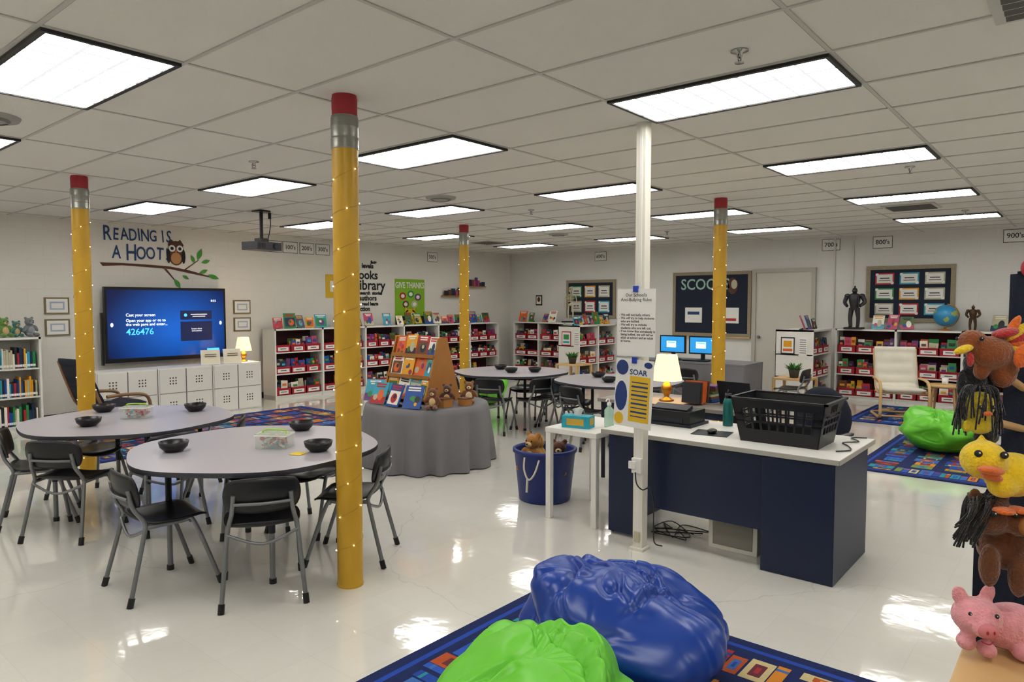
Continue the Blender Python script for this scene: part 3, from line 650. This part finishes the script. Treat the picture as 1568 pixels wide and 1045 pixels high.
def leaf(cx,cz,l,w,rot):
    pts=[]
    for k in range(12):
        t=k/11; pts.append((t*l-l/2,math.sin(math.pi*t)*w))
    for k in range(10,0,-1):
        t=k/11; pts.append((t*l-l/2,-math.sin(math.pi*t)*w))
    b.polyxz([(cx+p[0]*math.cos(rot)-p[1]*math.sin(rot),cz+p[0]*math.sin(rot)+p[1]*math.cos(rot)) for p in pts],-.001,leafg)
for q in((.56,.13,.2,.04,1.2),(.45,.05,.14,.03,2.0),(.78,-.22,.2,.035,-.3),(.62,-.14,.15,.03,.4),(.2,-.34,.17,.035,-1.0),(.33,-.24,.12,.025,-.5),(.66,.02,.15,.03,.3)): leaf(*q)
b.disc(.19,.13,.13,.19,-.001,brownd,24); b.polyxz([(.07,.26),(.12,.34),(.18,.29),(.26,.34),(.31,.26),(.29,.2),(.09,.2)],-.0015,brownd)
for s in(-1,1): b.disc(.19+s*.06,.2,.052,.052,-.002,paper); b.disc(.19+s*.06,.2,.025,.025,-.003,ink)
b.polyxz([(.17,.17),(.21,.17),(.19,.13)],-.003,M('beak_orange','#d98a2b',.6)); b.disc(.19,.05,.08,.09,-.0018,M('owl_belly','#b98a5a',.7))
for s in(-1,1): b.disc(.19+s*.115,.08,.03,.11,-.0022,ink)
b.done((4.84,YW-.006,2.28))
def sign(txt,loc,rz):
    b=B('section_number_sign'); b.b2(-.15,.15,-.004,0,-.1,.1,ink); b.quadxz(0,0,.285,.185,-.005,paper); b.text(txt,.105,0,0,-.006,ink,bold=.001); b.done(loc,rz)
for t_,X_ in(("000's",6.72),("100's",7.04),("200's",7.38),("300's",7.72),("500's",10.5)): sign(t_,(X_,YW-.001,2.62),0)
for t_,Y_ in(("600's",8.4),("700's",3.62),("800's",2.8),("900's",.98)): sign(t_,(XW-.001,Y_,2.66),R(-90))
b=B('library_word_decal')
for t_,s_,x_,z_ in(('levels',.13,.0,.38),('Books',.24,-.05,.2),('Library',.27,.05,0),('research  stories',.09,.05,-.15),('authors',.14,0,-.25),('read learn',.1,.05,-.36),('fiction',.12,-.1,-.46),('facts',.08,.15,.46)): b.text(t_,s_,x_,z_,0,ink,bold=.005)
b.done((8.75,YW-.006,1.98))
b=B('yellow_wall_poster'); b.b2(-.25,.25,-.004,0,-.22,.22,M('poster_gold','#d9b32a',.6)); b.quadxz(0,0,.3,.2,-.005,paper); b.done((8.02,YW-.001,1.95))
b=B('give_thanks_poster'); gg=M('poster_green','#86b626',.6,var=.1); b.b2(-.41,.41,-.004,0,-.47,.47,gg); b.text('GIVE THANKS',.17,0,.34,-.006,paper,sx=.75,bold=.004)
for i,(x_,z_) in enumerate(((-.2,.12),(.02,.16),(.22,.1),(-.12,-.05),(.12,-.05))): b.disc(x_,z_,.09,.075,-.005,BK[(i*3)%14]); b.disc(x_,z_,.05,.04,-.006,BK[4])
catm=M('cat_yellow','#e3b62a',.6); b.quadxz(0,-.38,.8,.17,-.005,BK[5]); b.disc(0,-.28,.16,.13,-.007,catm); b.polyxz([(-.15,-.24),(-.13,-.1),(-.05,-.19)],-.007,catm); b.polyxz([(.15,-.24),(.13,-.1),(.05,-.19)],-.007,catm); b.disc(0,-.42,.25,.05,-.007,catm)
for s in(-1,1): b.disc(s*.06,-.26,.03,.035,-.008,paper); b.disc(s*.06,-.26,.013,.02,-.009,ink)
b.done((9.85,YW-.001,1.66))
for (x_,z_) in((11.1,1.78),(11.75,2.0)):
    b=B('floating_book_shelf'); b.b2(-.35,.35,-.12,0,0,.02,wood2); rng=random.Random(int(x_*10)); p=-.3
    while p<.3: w=rng.uniform(.06,.13); h=rng.uniform(.08,.2); b.box((p+w/2,-.06,.02+h/2),(w*.9,.03,h),rng.choice(BK)); p+=w
    b.done((x_,YW-.001,z_))
b=B('ceiling_projector'); pj=M('projector_grey','#3b3c40',.4)
b.cyl((0,0,.14),(0,0,CH-2.30),.022,blk); b.b2(-.08,.08,-.08,.08,.48,.5,blk); b.b2(-.06,.06,-.06,.06,.1,.15,blk); b.b2(-.19,.19,-.14,.14,0,.1,pj)
for i in range(6): b.b2(-.17+i*.02,-.16+i*.02,-.143,-.14,.02,.08,blk)
b.cyl((.1,-.15,.05),(.1,-.13,.05),.04,blk); b.cyl((.1,-.155,.05),(.1,-.15,.05),.028,M('lens_glass','#51606f',.1,metal=.3)); b.tube([(.12,.05,.1),(.2,.1,.2),(.25,.12,.35),(.22,.1,.495)],.006,blk,6); b.cyl((.22,.1,.42),(.22,.1,.5),.02,blk)
b.done((4.78,8.1,2.30),R(10))

bd=M('board_navy','#1c2538',.8,var=.05); bdr=M('board_border','#9a8f78',.7,var=.5,scale=90)
def board(Y0,w,z0,z1,kind):
    b=B('bulletin_board'); h=z1-z0; b.b2(-w/2,w/2,-.03,0,-h/2,h/2,bdr); b.quadxz(0,0,w-.13,h-.13,-.031,bd)
    if kind:
        nx,nz=3,2 if kind==6 else 3
        for i in range(nx):
            for j in range(nz):
                x_=(i-1)*(w-.2)/3; z_=(j-(nz-1)/2)*(h-.18)/nz; cw,ch=(w-.2)/3*.78,(h-.18)/nz*.76
                b.quadxz(x_,z_,cw,ch,-.033,[BK[12],BK[3],BK[0],BK[2],BK[8],BK[12]][(i*2+j)%6]); b.quadxz(x_,z_,cw*.84,ch*.76,-.034,paper); b.quadxz(x_,z_+ch*.05,cw*.5,ch*.08,-.035,ink); b.quadxz(x_,z_-ch*.15,cw*.6,ch*.05,-.035,ink)
                for s in(-1,1):
                    b.disc(x_+s*cw*.4,z_-s*ch*.36,.025,.025,-.036,paper,8)
    else:
        b.text('SCOOPS',.3,-.12,.38,-.034,M('chalk_teal','#9fc4b8',.7),sx=.9,bold=.004)
        b.quadxz(-.35,-.22,.36,.3,-.034,paper); b.quadxz(-.35,-.18,.25,.06,-.035,inkblue); b.quadxz(.38,-.22,.4,.3,-.034,paper); b.quadxz(.38,-.3,.3,.05,-.035,BK[0]); b.disc(.45,.35,.1,.16,-.034,brownd); b.disc(.48,.38,.06,.09,-.035,BK[12])
        b.box((0,-.04,-h/2-.01),(w,.07,.02),wood)
    b.done((XW-.001,Y0,(z0+z1)/2),R(-90))
board(8.65,1.3,1.3,2.15,6); board(5.83,1.62,.98,2.25,0); board(2.38,1.3,1.32,2.26,9)
b=B('small_wall_picture'); b.b2(-.09,.09,-.015,0,-.12,.12,ink); b.quadxz(0,.0,.14,.18,-.016,BK[4]); b.disc(0,.02,.045,.06,-.017,brownd); b.done((XW-.001,10.1,1.7),R(-90))
b=B('door_1'); dm=M('door_cream','#c9c6bc',.5,var=.03); fr=M('door_frame','#b5b2a8',.5,var=.02)
b.b2(-.5,.5,-.03,0,0,2.2,dm); b.b2(-.57,-.5,-.06,0,0,2.27,fr); b.b2(.5,.57,-.06,0,0,2.27,fr); b.b2(-.5,.5,-.06,0,2.2,2.27,fr); b.cyl((-.42,-.03,1.0),(-.42,-.08,1.0),.012,steel); b.ell((-.42,-.09,1.0),.03,steel); b.done((XW-.001,4.42,0),R(-90))
b=B('wall_conduit'); 
for s in(0,.3): b.cyl((0,s,1.2),(0,s,CH),.014,wmY)
b.done((XW-.02,3.25,0))

# ---------- draped display table ----------
b=B('draped_display_table'); n=168; vs=[];fs=[]; rings=[(0,0),(.3,0),(.6,0),(.625,.006)]+[(None,k/12) for k in range(1,13)]
for ri,(r_,k) in enumerate(rings):
    for j in range(n):
        th=2*math.pi*j/n
        if r_ is not None: rr=r_; z=.62-k
        else:
            am=.045*k**.7; rr=.635+.05*k+am*math.sin(14*th+1.9*math.sin(3*th))+.012*k*math.sin(29*th+2*math.sin(2*th)); z=.614-.605*k
        vs.append((rr*math.cos(th),rr*math.sin(th),z))
for i in range(len(rings)-1):
    for j in range(n): fs.append((i*n+j,(i+1)*n+j,(i+1)*n+(j+1)%n,i*n+(j+1)%n))
b.add(vs,fs,cloth,True); b.done((4.95,5.28,0))
e=empty('wooden_book_display_rack',(5.0,5.42,.622),R(-90)); b=B('rack'); W=.64
for s in(-1,1):
    pts=[(-.24,0),(.24,0),(.24,.05),(.06,.66),(-.06,.66),(-.24,.05)]
    x_=s*W/2; vs=[(x_-.009,p[0],p[1]) for p in pts]+[(x_+.009,p[0],p[1]) for p in pts]; q=len(pts)
    b.add(vs,[tuple(range(q))[::-1],tuple(range(q,2*q))]+[(i,(i+1)%q,q+(i+1)%q,q+i) for i in range(q)],wood2)
for i,(y_,z_) in enumerate(((-.22,.04),(-.15,.25),(-.08,.46))):
    b.box((0,y_,z_),(W,.09,.012),wood2); b.box((0,y_-.045,z_+.015),(W,.01,.035),wood2); b.box((0,y_+.05,z_+.1),(W,.008,.22),wood2,(R(-16),0,0)); b.box((0,-y_,z_),(W,.09,.012),wood2)
    b.box((0,-y_-.05,z_+.1),(W,.008,.22),wood2,(R(16),0,0))
b.done(parent=e); b=B('display_books'); rng=random.Random(21)
for ri,(y_,z_) in enumerate(((-.22,.05),(-.15,.26),(-.08,.47))):
    p=-W/2+.02; seq=[[BK[2],BK[4],BK[8],BK[2]],[BK[4],BK[2],BK[7],BK[8]],[BK[7],BK[2],BK[0],BK[4]]][ri]; qi=0
    while p<W/2-.08:
        w=rng.uniform(.15,.2); w=min(w,W/2-.01-p); h=rng.uniform(.2,.235); T_=Matrix.Translation((p+w/2,y_-.01+rng.uniform(-.01,.01),z_))@Euler((R(-17),R(rng.uniform(-4,4)),0)).to_matrix().to_4x4()
        cover(b,T_,w*.97,h,rng,seq[qi%4]); p+=w; qi+=1
b.done(parent=e)
b=B('standing_picture_books'); rng=random.Random(8)
for (x_,y_,a_) in((4.60,5.72,-65),(4.47,5.5,-85),(4.44,5.24,-95),(4.47,4.99,-75)):
    T_=Matrix.Translation((x_,y_,.628))@Euler((0,0,R(a_))).to_matrix().to_4x4()@Euler((R(-24),0,0)).to_matrix().to_4x4()
    cover(b,T_,.2,.23,rng,rng.choice([BK[1],BK[8],BK[4],BK[1]])); b.box((0,.06,.04),(.1,.08,.02),blk,T=T_)
b.done()
b=B('wooden_gift_box'); 
for (x_,y_,s_) in((4.78,4.86,.12),(5.0,4.78,.1)):
    b.box((x_,y_,.622+s_/3),(s_,s_,s_*.66),wood2); b.box((x_,y_,.622+s_*.66+.004),(s_*1.05,s_*1.05,.01),BK[9])
b.done()
bear('owl_plush',(4.62,4.84,.622),R(-60),'#7a4a2a',.7); bear('plush_fox',(5.14,4.86,.622),R(-50),'#8b5a30',.75,'#e0d0b0'); bear('plush_hedgehog',(4.9,4.93,.622),R(-55),'#5a3a2a',.7,'#c9a06a')

# ---------- computer station ----------
b=B('computer_table_with_cloth'); b.b2(9.85,10.55,3.85,5.65,.72,.745,cloth)
n=60
def drape(p0,p1):
    vs=[];fs=[]; p0=Vector(p0);p1=Vector(p1); d=(p1-p0); nrm=Vector((d.y,-d.x,0)).normalized()
    for i in range(7):
        for j in range(n+1):
            t=j/n; k=i/6; p=p0+d*t-nrm*(.005+.02*k*(math.sin(t*d.length*28)+1)); vs.append((p.x,p.y,.735-.72*k))
    for i in range(6):
        for j in range(n): a=i*(n+1)+j; fs.append((a,a+n+1,a+n+2,a+1))
    b.add(vs,fs,cloth,True)
drape((9.85,5.65,0),(9.85,3.85,0)); drape((9.85,3.85,0),(10.55,3.85,0)); drape((10.55,3.85,0),(10.55,5.65,0)); drape((10.55,5.65,0),(9.85,5.65,0))
b.done()
scr=M('monitor_screen','#2f8fce',.3,var=.5,scale=5,emit=.8)
b=B('computer_monitor'); b.b2(-.22,.22,-.02,.02,.1,.38,blk); b.quadxz(0,.24,.40,.24,-.021,scr); b.quadxz(-.02,.24,.16,.10,-.022,tw); b.quadxz(-.02,.27,.13,.02,-.023,MATS['screen_cyan']); b.b2(-.03,.03,0,.03,0,.15,blk); b.b2(-.1,.1,-.08,.08,0,.012,blk); mm=b.mesh()
for y_ in(5.14,4.64): place('computer_monitor',mm,(10.15,y_,.746),R(-90))
b=B('computer_keyboard'); b.b2(-.2,.2,-.06,.06,0,.02,blk); km=b.mesh()
for y_ in(5.12,4.66): place('computer_keyboard',km,(9.97,y_,.746),R(-90))
for (x_,y_,r_) in((9.5,5.15,0),(9.45,4.5,0),(10.2,3.3,90)): place('student_chair',chm,(x_,y_,0),R(r_))

# ---------- lounge furniture ----------
def armchair(loc,rz,cush,fm):
    e=empty('bentwood_armchair',loc,rz); b=B('frame')
    for s in(-1,1):
        x=s*.3
        b.tube([(x,.32,.02),(x,-.05,.02),(x,-.3,.04),(x,-.33,.2),(x,-.3,.48),(x,-.1,.54),(x,.2,.54)],.02,fm,8)
        b.tube([(x*.9,-.28,.4),(x*.9,.0,.35),(x*.9,.22,.42),(x*.9,.34,.7),(x*.9,.42,.95)],.018,fm,8)
    for (y_,z_) in((-.28,.05),(.3,.035),(-.24,.37),(.1,.36)): b.tube([(-.3,y_,z_),(.3,y_,z_)],.014,fm,8,False)
    b.done(parent=e); b=B('cushion'); vs=[];fs=[]
    path=[(-.3,.42),(-.15,.4),(.0,.385),(.12,.39),(.21,.45),(.27,.58),(.33,.74),(.39,.9),(.42,.98)]
    Q=[]
    for i in range(len(path)-1):
        for k in range(5): t=k/5; Q.append((path[i][0]*(1-t)+path[i+1][0]*t,path[i][1]*(1-t)+path[i+1][1]*t))
    Q.append(path[-1])
    L=len(Q); nx=10
    for s_ in(1,-1):
        for i,(y_,z_) in enumerate(Q):
            a=Q[max(i-1,0)];c=Q[min(i+1,L-1)]; d=Vector((c[0]-a[0],c[1]-a[1])).normalized(); nr=Vector((-d.y,d.x)); th=.028+.014*abs(math.sin(i*math.pi/5))
            if i in(0,L-1): th=.008
            for j in range(nx+1):
                u=j/nx*2-1; tt=th*(1-.6*abs(u)**6); vs.append((u*.27,y_+nr.x*tt*s_,z_+nr.y*tt*s_))
    Wd=nx+1;O=L*Wd
    for i in range(L-1):
        for j in range(nx): a=i*Wd+j; fs.append((a,a+1,a+Wd+1,a+Wd)); fs.append((O+a,O+a+Wd,O+a+Wd+1,O+a+1))
        a=i*Wd; fs.append((a,a+Wd,O+a+Wd,O+a)); a=i*Wd+nx; fs.append((a,O+a,O+a+Wd,a+Wd))
    for j in range(nx): fs.append((j,O+j,O+j+1,j+1)); a=(L-1)*Wd+j; fs.append((a,a+1,O+a+1,O+a))
    b.add(vs,fs,cush,True); b.done(parent=e)
cushc=M('cushion_cream','#d5d0c2',.9,bump=.3,bscale=200); cushb=M('cushion_black','#1c2030',.8,bump=.3,bscale=200)
armchair((11.1,2.1,.0142),R(-68),cushc,wood); armchair((3.3,9.05,.0142),R(100),cushb,M('dark_bentwood','#8a6a4a',.4))
def sidetable(loc,w=.5,h=.45,name='light_wood_side_table'):
    b=B(name); b.b2(-w/2,w/2,-w/2,w/2,h-.03,h,wood)
    for sx in(-1,1):
        for sy in(-1,1): b.b2(sx*(w/2-.02)-.02,sx*(w/2-.02)+.02,sy*(w/2-.02)-.02,sy*(w/2-.02)+.02,0,h-.03,wood)
    b.b2(-w/2+.02,w/2-.02,-w/2+.02,w/2-.02,.13,.145,wood); b.done(loc,0,bevel=.004)
sidetable((10.95,3.5,0),.52,.5); sidetable((10.8,7.5,0),.5,.5)
b=B('round_stool_table'); b.lathe([(0,.42),(.22,.42),(.23,.43),(.23,.45),(.22,.46),(0,.46)],wood,40)
for k in range(4):
    a=R(45+90*k); b.tube([(.17*math.cos(a),.17*math.sin(a),.42),(.2*math.cos(a),.2*math.sin(a),.2),(.22*math.cos(a),.22*math.sin(a),0)],.016,wood,8)
b.done((11.6,1.62,.0142))
b=B('white_mug'); b.lathe([(0,0),(.035,0),(.04,.01),(.042,.09),(.038,.09),(.035,.012),(0,.012)],paper,24); b.tube([(.04,0,.075),(.065,0,.065),(.06,0,.03),(.04,0,.02)],.006,paper,8); b.done((11.6,1.62,.4745))
pleaf=M('leaf_green','#3f7a33',.5,var=.3)
def plant(loc):
    b=B('potted_plant'); b.lathe([(0,0),(.06,0),(.08,.11),(.085,.12),(.075,.12),(.07,.1),(0,.1)],M('pot_grey','#4a4a48',.6),28); rng=random.Random(4)
    for i in range(46):
        a=rng.uniform(0,6.28); l=rng.uniform(.06,.13); up=rng.uniform(.05,.14); w=.018
        c=Vector((.03*math.cos(a),.03*math.sin(a),.1)); d=Vector((math.cos(a)*l,math.sin(a)*l,up)); s=Vector((-math.sin(a),math.cos(a),0))*w
        b.add([c,c+d*.5+s+Vector((0,0,.01)),c+d,c+d*.5-s+Vector((0,0,.01))],[(0,1,2,3)],pleaf)
    b.done(loc)
plant((10.9,3.5,.501)); plant((10.75,7.5,.501))

# ---------- shelf-top objects ----------
b=B('desk_globe'); ocean=bpy.data.materials.new('globe_map'); ocean.use_nodes=True; nt=ocean.node_tree; p_=nt.nodes['Principled BSDF']; p_.inputs['Roughness'].default_value=.3
tc=nt.nodes.new('ShaderNodeTexCoord'); nn=nt.nodes.new('ShaderNodeTexNoise'); nn.inputs['Scale'].default_value=7; cr=nt.nodes.new('ShaderNodeValToRGB'); cr.color_ramp.interpolation='CONSTANT'; cr.color_ramp.elements[0].color=srgb('#3a93c4'); e1=cr.color_ramp.elements[1]; e1.position=.57; e1.color=srgb('#a9b46a')
nt.links.new(tc.outputs['Object'],nn.inputs['Vector']); nt.links.new(nn.outputs['Fac'],cr.inputs['Fac']); nt.links.new(cr.outputs[0],p_.inputs['Base Color'])
b.ell((0,0,.24),.17,ocean,n=32,k=20); b.lathe([(0,0),(.1,0),(.1,.015),(.02,.03),(.015,.06)],wood2,28)
b.tube([(0,.0,.05),(0,-.12,.1),(0,-.185,.24),(0,-.13,.37),(0,-.02,.42)],.008,brass,8); b.done((12.85,1.82,HS))
def figure(name,loc,rz,m,m2,h=.45,skel=False):
    b=B(name); s=h/1.0
    b.b2(-.2*s,.2*s,-.15*s,.15*s,0,.04*s,m2)
    for q in(-1,1):
        if skel:
            b.tube([(q*.07*s,0,.04*s),(q*.08*s,0,.27*s),(q*.06*s,0,.5*s)],[.012*s,.02*s,.014*s],m,8)
            b.tube([(q*.15*s,0,.78*s),(q*.2*s,0,.6*s),(q*.2*s,-.03*s,.42*s)],[.014*s,.012*s,.01*s],m,8)
        else:
            b.tube([(q*.08*s,-.05*s,.05*s),(q*.08*s,0,.08*s),(q*.09*s,-.01*s,.27*s),(q*.06*s,0,.5*s)],[.035*s,.04*s,.045*s,.065*s],m,12)
            b.tube([(q*.16*s,0,.8*s),(q*.22*s,0,.65*s),(q*.14*s,-.1*s,.55*s)],[.06*s,.045*s,.035*s],m,12); b.ell((q*.16*s,0,.8*s),(.07*s,.07*s,.05*s),m)
    if skel:
        b.tube([(0,0,.48*s),(0,0,.86*s)],.014*s,m,8)
        for k in range(6):
            z=(.6+k*.04)*s; w=(.08+.05*math.sin(k/5*3.1))*s; b.tube([(0,.02*s,z),(w,0,z-.01*s),(0,-.05*s,z-.02*s),(-w,0,z-.01*s),(0,.02*s,z)],.007*s,m,6)
        b.ell((0,0,.5*s),(.08*s,.04*s,.04*s),m); b.ell((0,0,.93*s),(.055*s,.065*s,.07*s),m); b.ell((0,-.03*s,.87*s),(.035*s,.035*s,.03*s),m)
        for q in(-1,1): b.ell((q*.022*s,-.055*s,.935*s),.014*s,ink)
    else:
        b.tube([(0,0,.45*s),(0,0,.55*s),(0,0,.7*s),(0,0,.82*s),(0,0,.86*s)],[.09*s,.1*s,.13*s,.12*s,.04*s],m,16); b.ell((0,0,.92*s),(.06*s,.07*s,.075*s),m); b.box((0,-.065*s,.92*s),(.08*s,.02*s,.012*s),ink); b.ell((0,.01*s,1.0*s),(.015*s,.05*s,.04*s),m2)
        b.cyl((.12*s,-.12*s,.04*s),(.12*s,-.12*s,.8*s),.01*s,m)
    b.done(loc,rz)
figure('knight_statue',(12.72,3.12,HS),R(-90),M('pewter','#45464a',.35,metal=.5),ink,.7); figure('skeleton_model',(12.82,9.0,HS),R(-90),M('bone','#cfc6a8',.6),ink,.8,True); figure('bronze_figurine',(12.8,1.45,HS),R(-90),M('bronze','#5a4530',.4,metal=.6),wood2,.4)
bear('green_plush',(2.66,10.6,HS),R(15),'#6f9a4a',.85); bear('teal_plush',(2.80,10.62,HS),R(10),'#4f8a80',.7); bear('elephant_plush',(2.93,10.58,HS),R(20),'#7c8288',.85,'#9aa0a6'); bear('green_plush',(2.45,10.62,HS),R(0),'#8a9a3a',.8)

# ---------- foreground puppet stand ----------
b=B('craft_table'); b.b2(.85,2.16,-.55,.235,.71,.75,wood)
for x_ in(.9,2.1):
    for y_ in(-.5,.185): b.b2(x_-.025,x_+.025,y_-.025,y_+.025,0,.71,wood)
b.done(bevel=.004)
F0=Vector((2.112,.201,0)); RZ=R(-50.14)
def LW(xl,yl,z):
    c,s=math.cos(RZ),math.sin(RZ); return (F0.x+c*xl-s*yl,F0.y+s*xl+c*yl,z)
st=M('stand_navy','#131b30',.85,var=.12,bump=.3,bscale=120)
b=B('puppet_stand')
nn_=24; vs=[];fs=[]
for i in range(25):
    z=.15+1.55*i/24; wl=.165 if z>1.2 else .165-.065*min(1,(1.2-z)/.15)
    if z>1.5: wl+= (z-1.5)*.12
    for j in range(nn_+1):
        t=j/nn_; x_=wl+(.62-wl)*t; vs.append((x_,.17+.012*math.sin(t*26+z*1.5)+.006*math.sin(t*61),z+ (.03*math.exp(-((x_-.2)/.03)**2) if i==24 else 0)))
for i in range(24):
    for j in range(nn_): a=i*(nn_+1)+j; fs.append((a,a+1,a+nn_+2,a+nn_+1))
b.add(vs,fs,st,True); b.b2(.2,.23,.19,.22,.03,1.72,st); b.b2(.55,.58,.19,.22,.03,1.72,st); b.b2(.1,.7,.05,.35,0,.03,st)
b.ell((.205,.165,1.735),(.015,.012,.022),ered)
for (x_,z_) in((.0,1.47),(-.01,1.19),(-.0,1.02),(.3,1.4),(.3,1.1)):
    b.cyl((x_+.2,.19,z_-.05),(x_+.02,-.01,z_+.0),.009,wood,n=12)
b.cyl((-.0,-.0,1.485),(.22,.17,1.40),.010,wood,n=12); b.cyl((.0,.0,1.345),(.22,.17,1.29),.010,wood,n=12)
b.done((F0.x,F0.y,0),RZ)
brn=fuzzy('fur_dark_brown','#6a3d20'); blkf=fuzzy('fur_black','#15151a'); pink=fuzzy('fur_pink','#e8a0a8'); duck=fuzzy('fur_duck','#ecc820'); orf=fuzzy('felt_orange','#d96a1e'); redf=fuzzy('felt_red','#b02a2a'); tealf=fuzzy('felt_teal','#2a6a70'); yelf=fuzzy('felt_yellow','#d8c22a'); rust=fuzzy('fur_rust','#8a4a1e')
def ft_turkey(b):
    for k,mm_ in enumerate((orf,redf,duck,orf,redf,duck,orf)):
        a=R(-60+20*k); b.ell((.045+.048*math.cos(a),.02,.005+.048*math.sin(a)),(.036,.010,.012),mm_,(0,-a,0))
    b.ell((.03,-.01,.035),(.03,.03,.012),redf,(0,R(-15),0)); b.ell((.05,-.045,-.02),(.022,.01,.03),orf,(0,R(20),0))
    b.ell((-.078,-.02,-.005),(.026,.012,.010),duck,(0,R(-20),0)); b.ell((-.068,-.03,-.03),(.008,.008,.018),redf); eyes(b,[(-.05,-.042,.022),(-.075,.01,.02)],.0055)
plush('turkey_puppet',[((0,0,-.015),(.055,.048,.042)),((-.045,0,.01),(.035,.033,.033)),((.035,0,-.06),(.033,.03,.045)),((-.02,0,-.055),(.02,.02,.03))],rust,LW(.0,0,1.53),RZ,.005,ft_turkey)
def ft_yarn(b):
    rng=random.Random(2)
    for k in range(60):
        a=rng.uniform(0,6.28); x_,y_=.022*math.cos(a),.018*math.sin(a); b.tube([(x_,y_,.05),(x_*1.9,y_*1.9,.03),(x_*2.1+rng.uniform(-.015,.015),y_*2,-.02-rng.uniform(0,.06))],.0022,blkf,5)
    eyes(b,[(-.02,-.035,.0),(.01,-.038,.0)],.005); b.ell((-.005,-.04,-.015),(.01,.008,.006),orf); b.ell((.02,0,-.08),(.03,.02,.02),blkf)
plush('yellow_yarn_puppet',[((0,0,0),(.035,.032,.035)),((.005,0,-.045),(.03,.025,.03)),((-.03,0,-.05),(.012,.012,.02)),((.035,0,-.045),(.012,.012,.02))],yelf,LW(-.035,-.02,1.385),RZ,.005,ft_yarn)
plush('black_monkey_puppet',[((0,0,0),(.03,.03,.04)),((-.005,-.01,.045),(.026,.026,.028)),((-.035,-.01,-.01),(.012,.012,.04)),((.035,-.01,-.01),(.012,.012,.04))],blkf,LW(-.02,.03,1.44),RZ,.005,None)
def ft_duck(b):
    b.ell((-.052,-.062,.0),(.038,.026,.011),orf,(0,R(8),R(30))); b.ell((-.045,-.056,-.017),(.03,.022,.010),orf,(0,R(18),R(30))); eyes(b,[(-.068,-.040,.036),(-.018,-.058,.036)],.009); b.ell((.04,-.03,-.105),(.025,.03,.008),orf); b.ell((.0,-.035,-.105),(.025,.03,.008),orf)
plush('duck_plush',[((-.035,-.01,.015),(.053,.05,.048)),((.045,.0,-.025),(.068,.055,.055)),((.09,-.02,-.015),(.02,.035,.03),(0,R(30),0)),((.0,-.03,-.045),(.035,.03,.03)),((.105,0,.005),(.03,.02,.02)),((-.035,0,.062),(.008,.008,.014))],duck,LW(-.005,-.04,1.24),RZ,.005,ft_duck)
def ft_horse(b):
    rng=random.Random(5)
    for k in range(60):
        t=k/59; x_=-.05+.05*t; b.tube([(x_,.0+rng.uniform(-.02,.02),.055),(x_-.03,-.02+rng.uniform(-.02,.02),.04-.03*rng.random()),(x_-.05+rng.uniform(-.01,.01),-.02,.0-.06*rng.random())],.0024,blkf,5)
    eyes(b,[(-.03,-.045,.025),(.012,-.05,.025)],.007); b.ell((.045,-.055,.0),(.028,.022,.024),wood2)
plush('brown_pony_plush',[((-.01,0,.01),(.052,.045,.045)),((.04,-.03,-.0),(.035,.03,.03)),((.05,.02,-.07),(.07,.05,.055)),((-.02,-.02,-.1),(.022,.022,.05)),((.04,-.03,-.12),(.022,.022,.05)),((-.045,0,.05),(.015,.01,.022)),((.02,0,.058),(.015,.01,.022))],brn,LW(.005,-.03,1.10),RZ,.005,ft_horse,1.1)
def ft_pig(b):
    b.ell((-.055,-.078,-.012),(.024,.015,.019),M('snout_pink','#cf8087',.8),(0,0,R(-20)))
    for s in(-1,1): b.ell((-.057+s*.008,-.093,-.01),(.003,.003,.005),redm)
    eyes(b,[(-.080,-.05,.018),(-.024,-.064,.018)],.0055); b.tube([(-.07,-.078,-.037),(-.055,-.085,-.042),(-.04,-.08,-.037)],.0015,redm,5)
plush('pig_plush',[((-.045,-.02,0),(.058,.052,.047)),((.055,.0,-.035),(.085,.055,.058)),((-.055,-.065,-.012),(.028,.022,.023)),((-.082,-.01,.048),(.02,.009,.028),(0,R(-25),0)),((-.012,-.01,.052),(.02,.009,.028),(0,R(20),0)),((-.03,-.04,-.075),(.02,.03,.02)),((.05,-.05,-.08),(.02,.03,.02)),((-.075,-.03,-.06),(.022,.025,.022)),((.12,0,-.08),(.022,.03,.02))],pink,LW(.015,-.01,.852),RZ,.005,ft_pig)

# ---------- world, camera ----------
w=bpy.data.worlds.new('World'); bpy.context.scene.world=w; w.use_nodes=True; w.node_tree.nodes['Background'].inputs[0].default_value=(.5,.5,.5,1); w.node_tree.nodes['Background'].inputs[1].default_value=.2
cam=bpy.data.cameras.new('camera'); co=bpy.data.objects.new('camera',cam); bpy.context.collection.objects.link(co)
co.location=(0,0,1.64); co.rotation_euler=(R(90-3.13),0,R(39.86-90)); cam.sensor_width=36; cam.lens=24.57; cam.clip_start=.05
sc=bpy.context.scene; sc.camera=co; sc.view_settings.view_transform='Standard'; sc.view_settings.look='None'; sc.view_settings.exposure=.05; sc.view_settings.gamma=.92
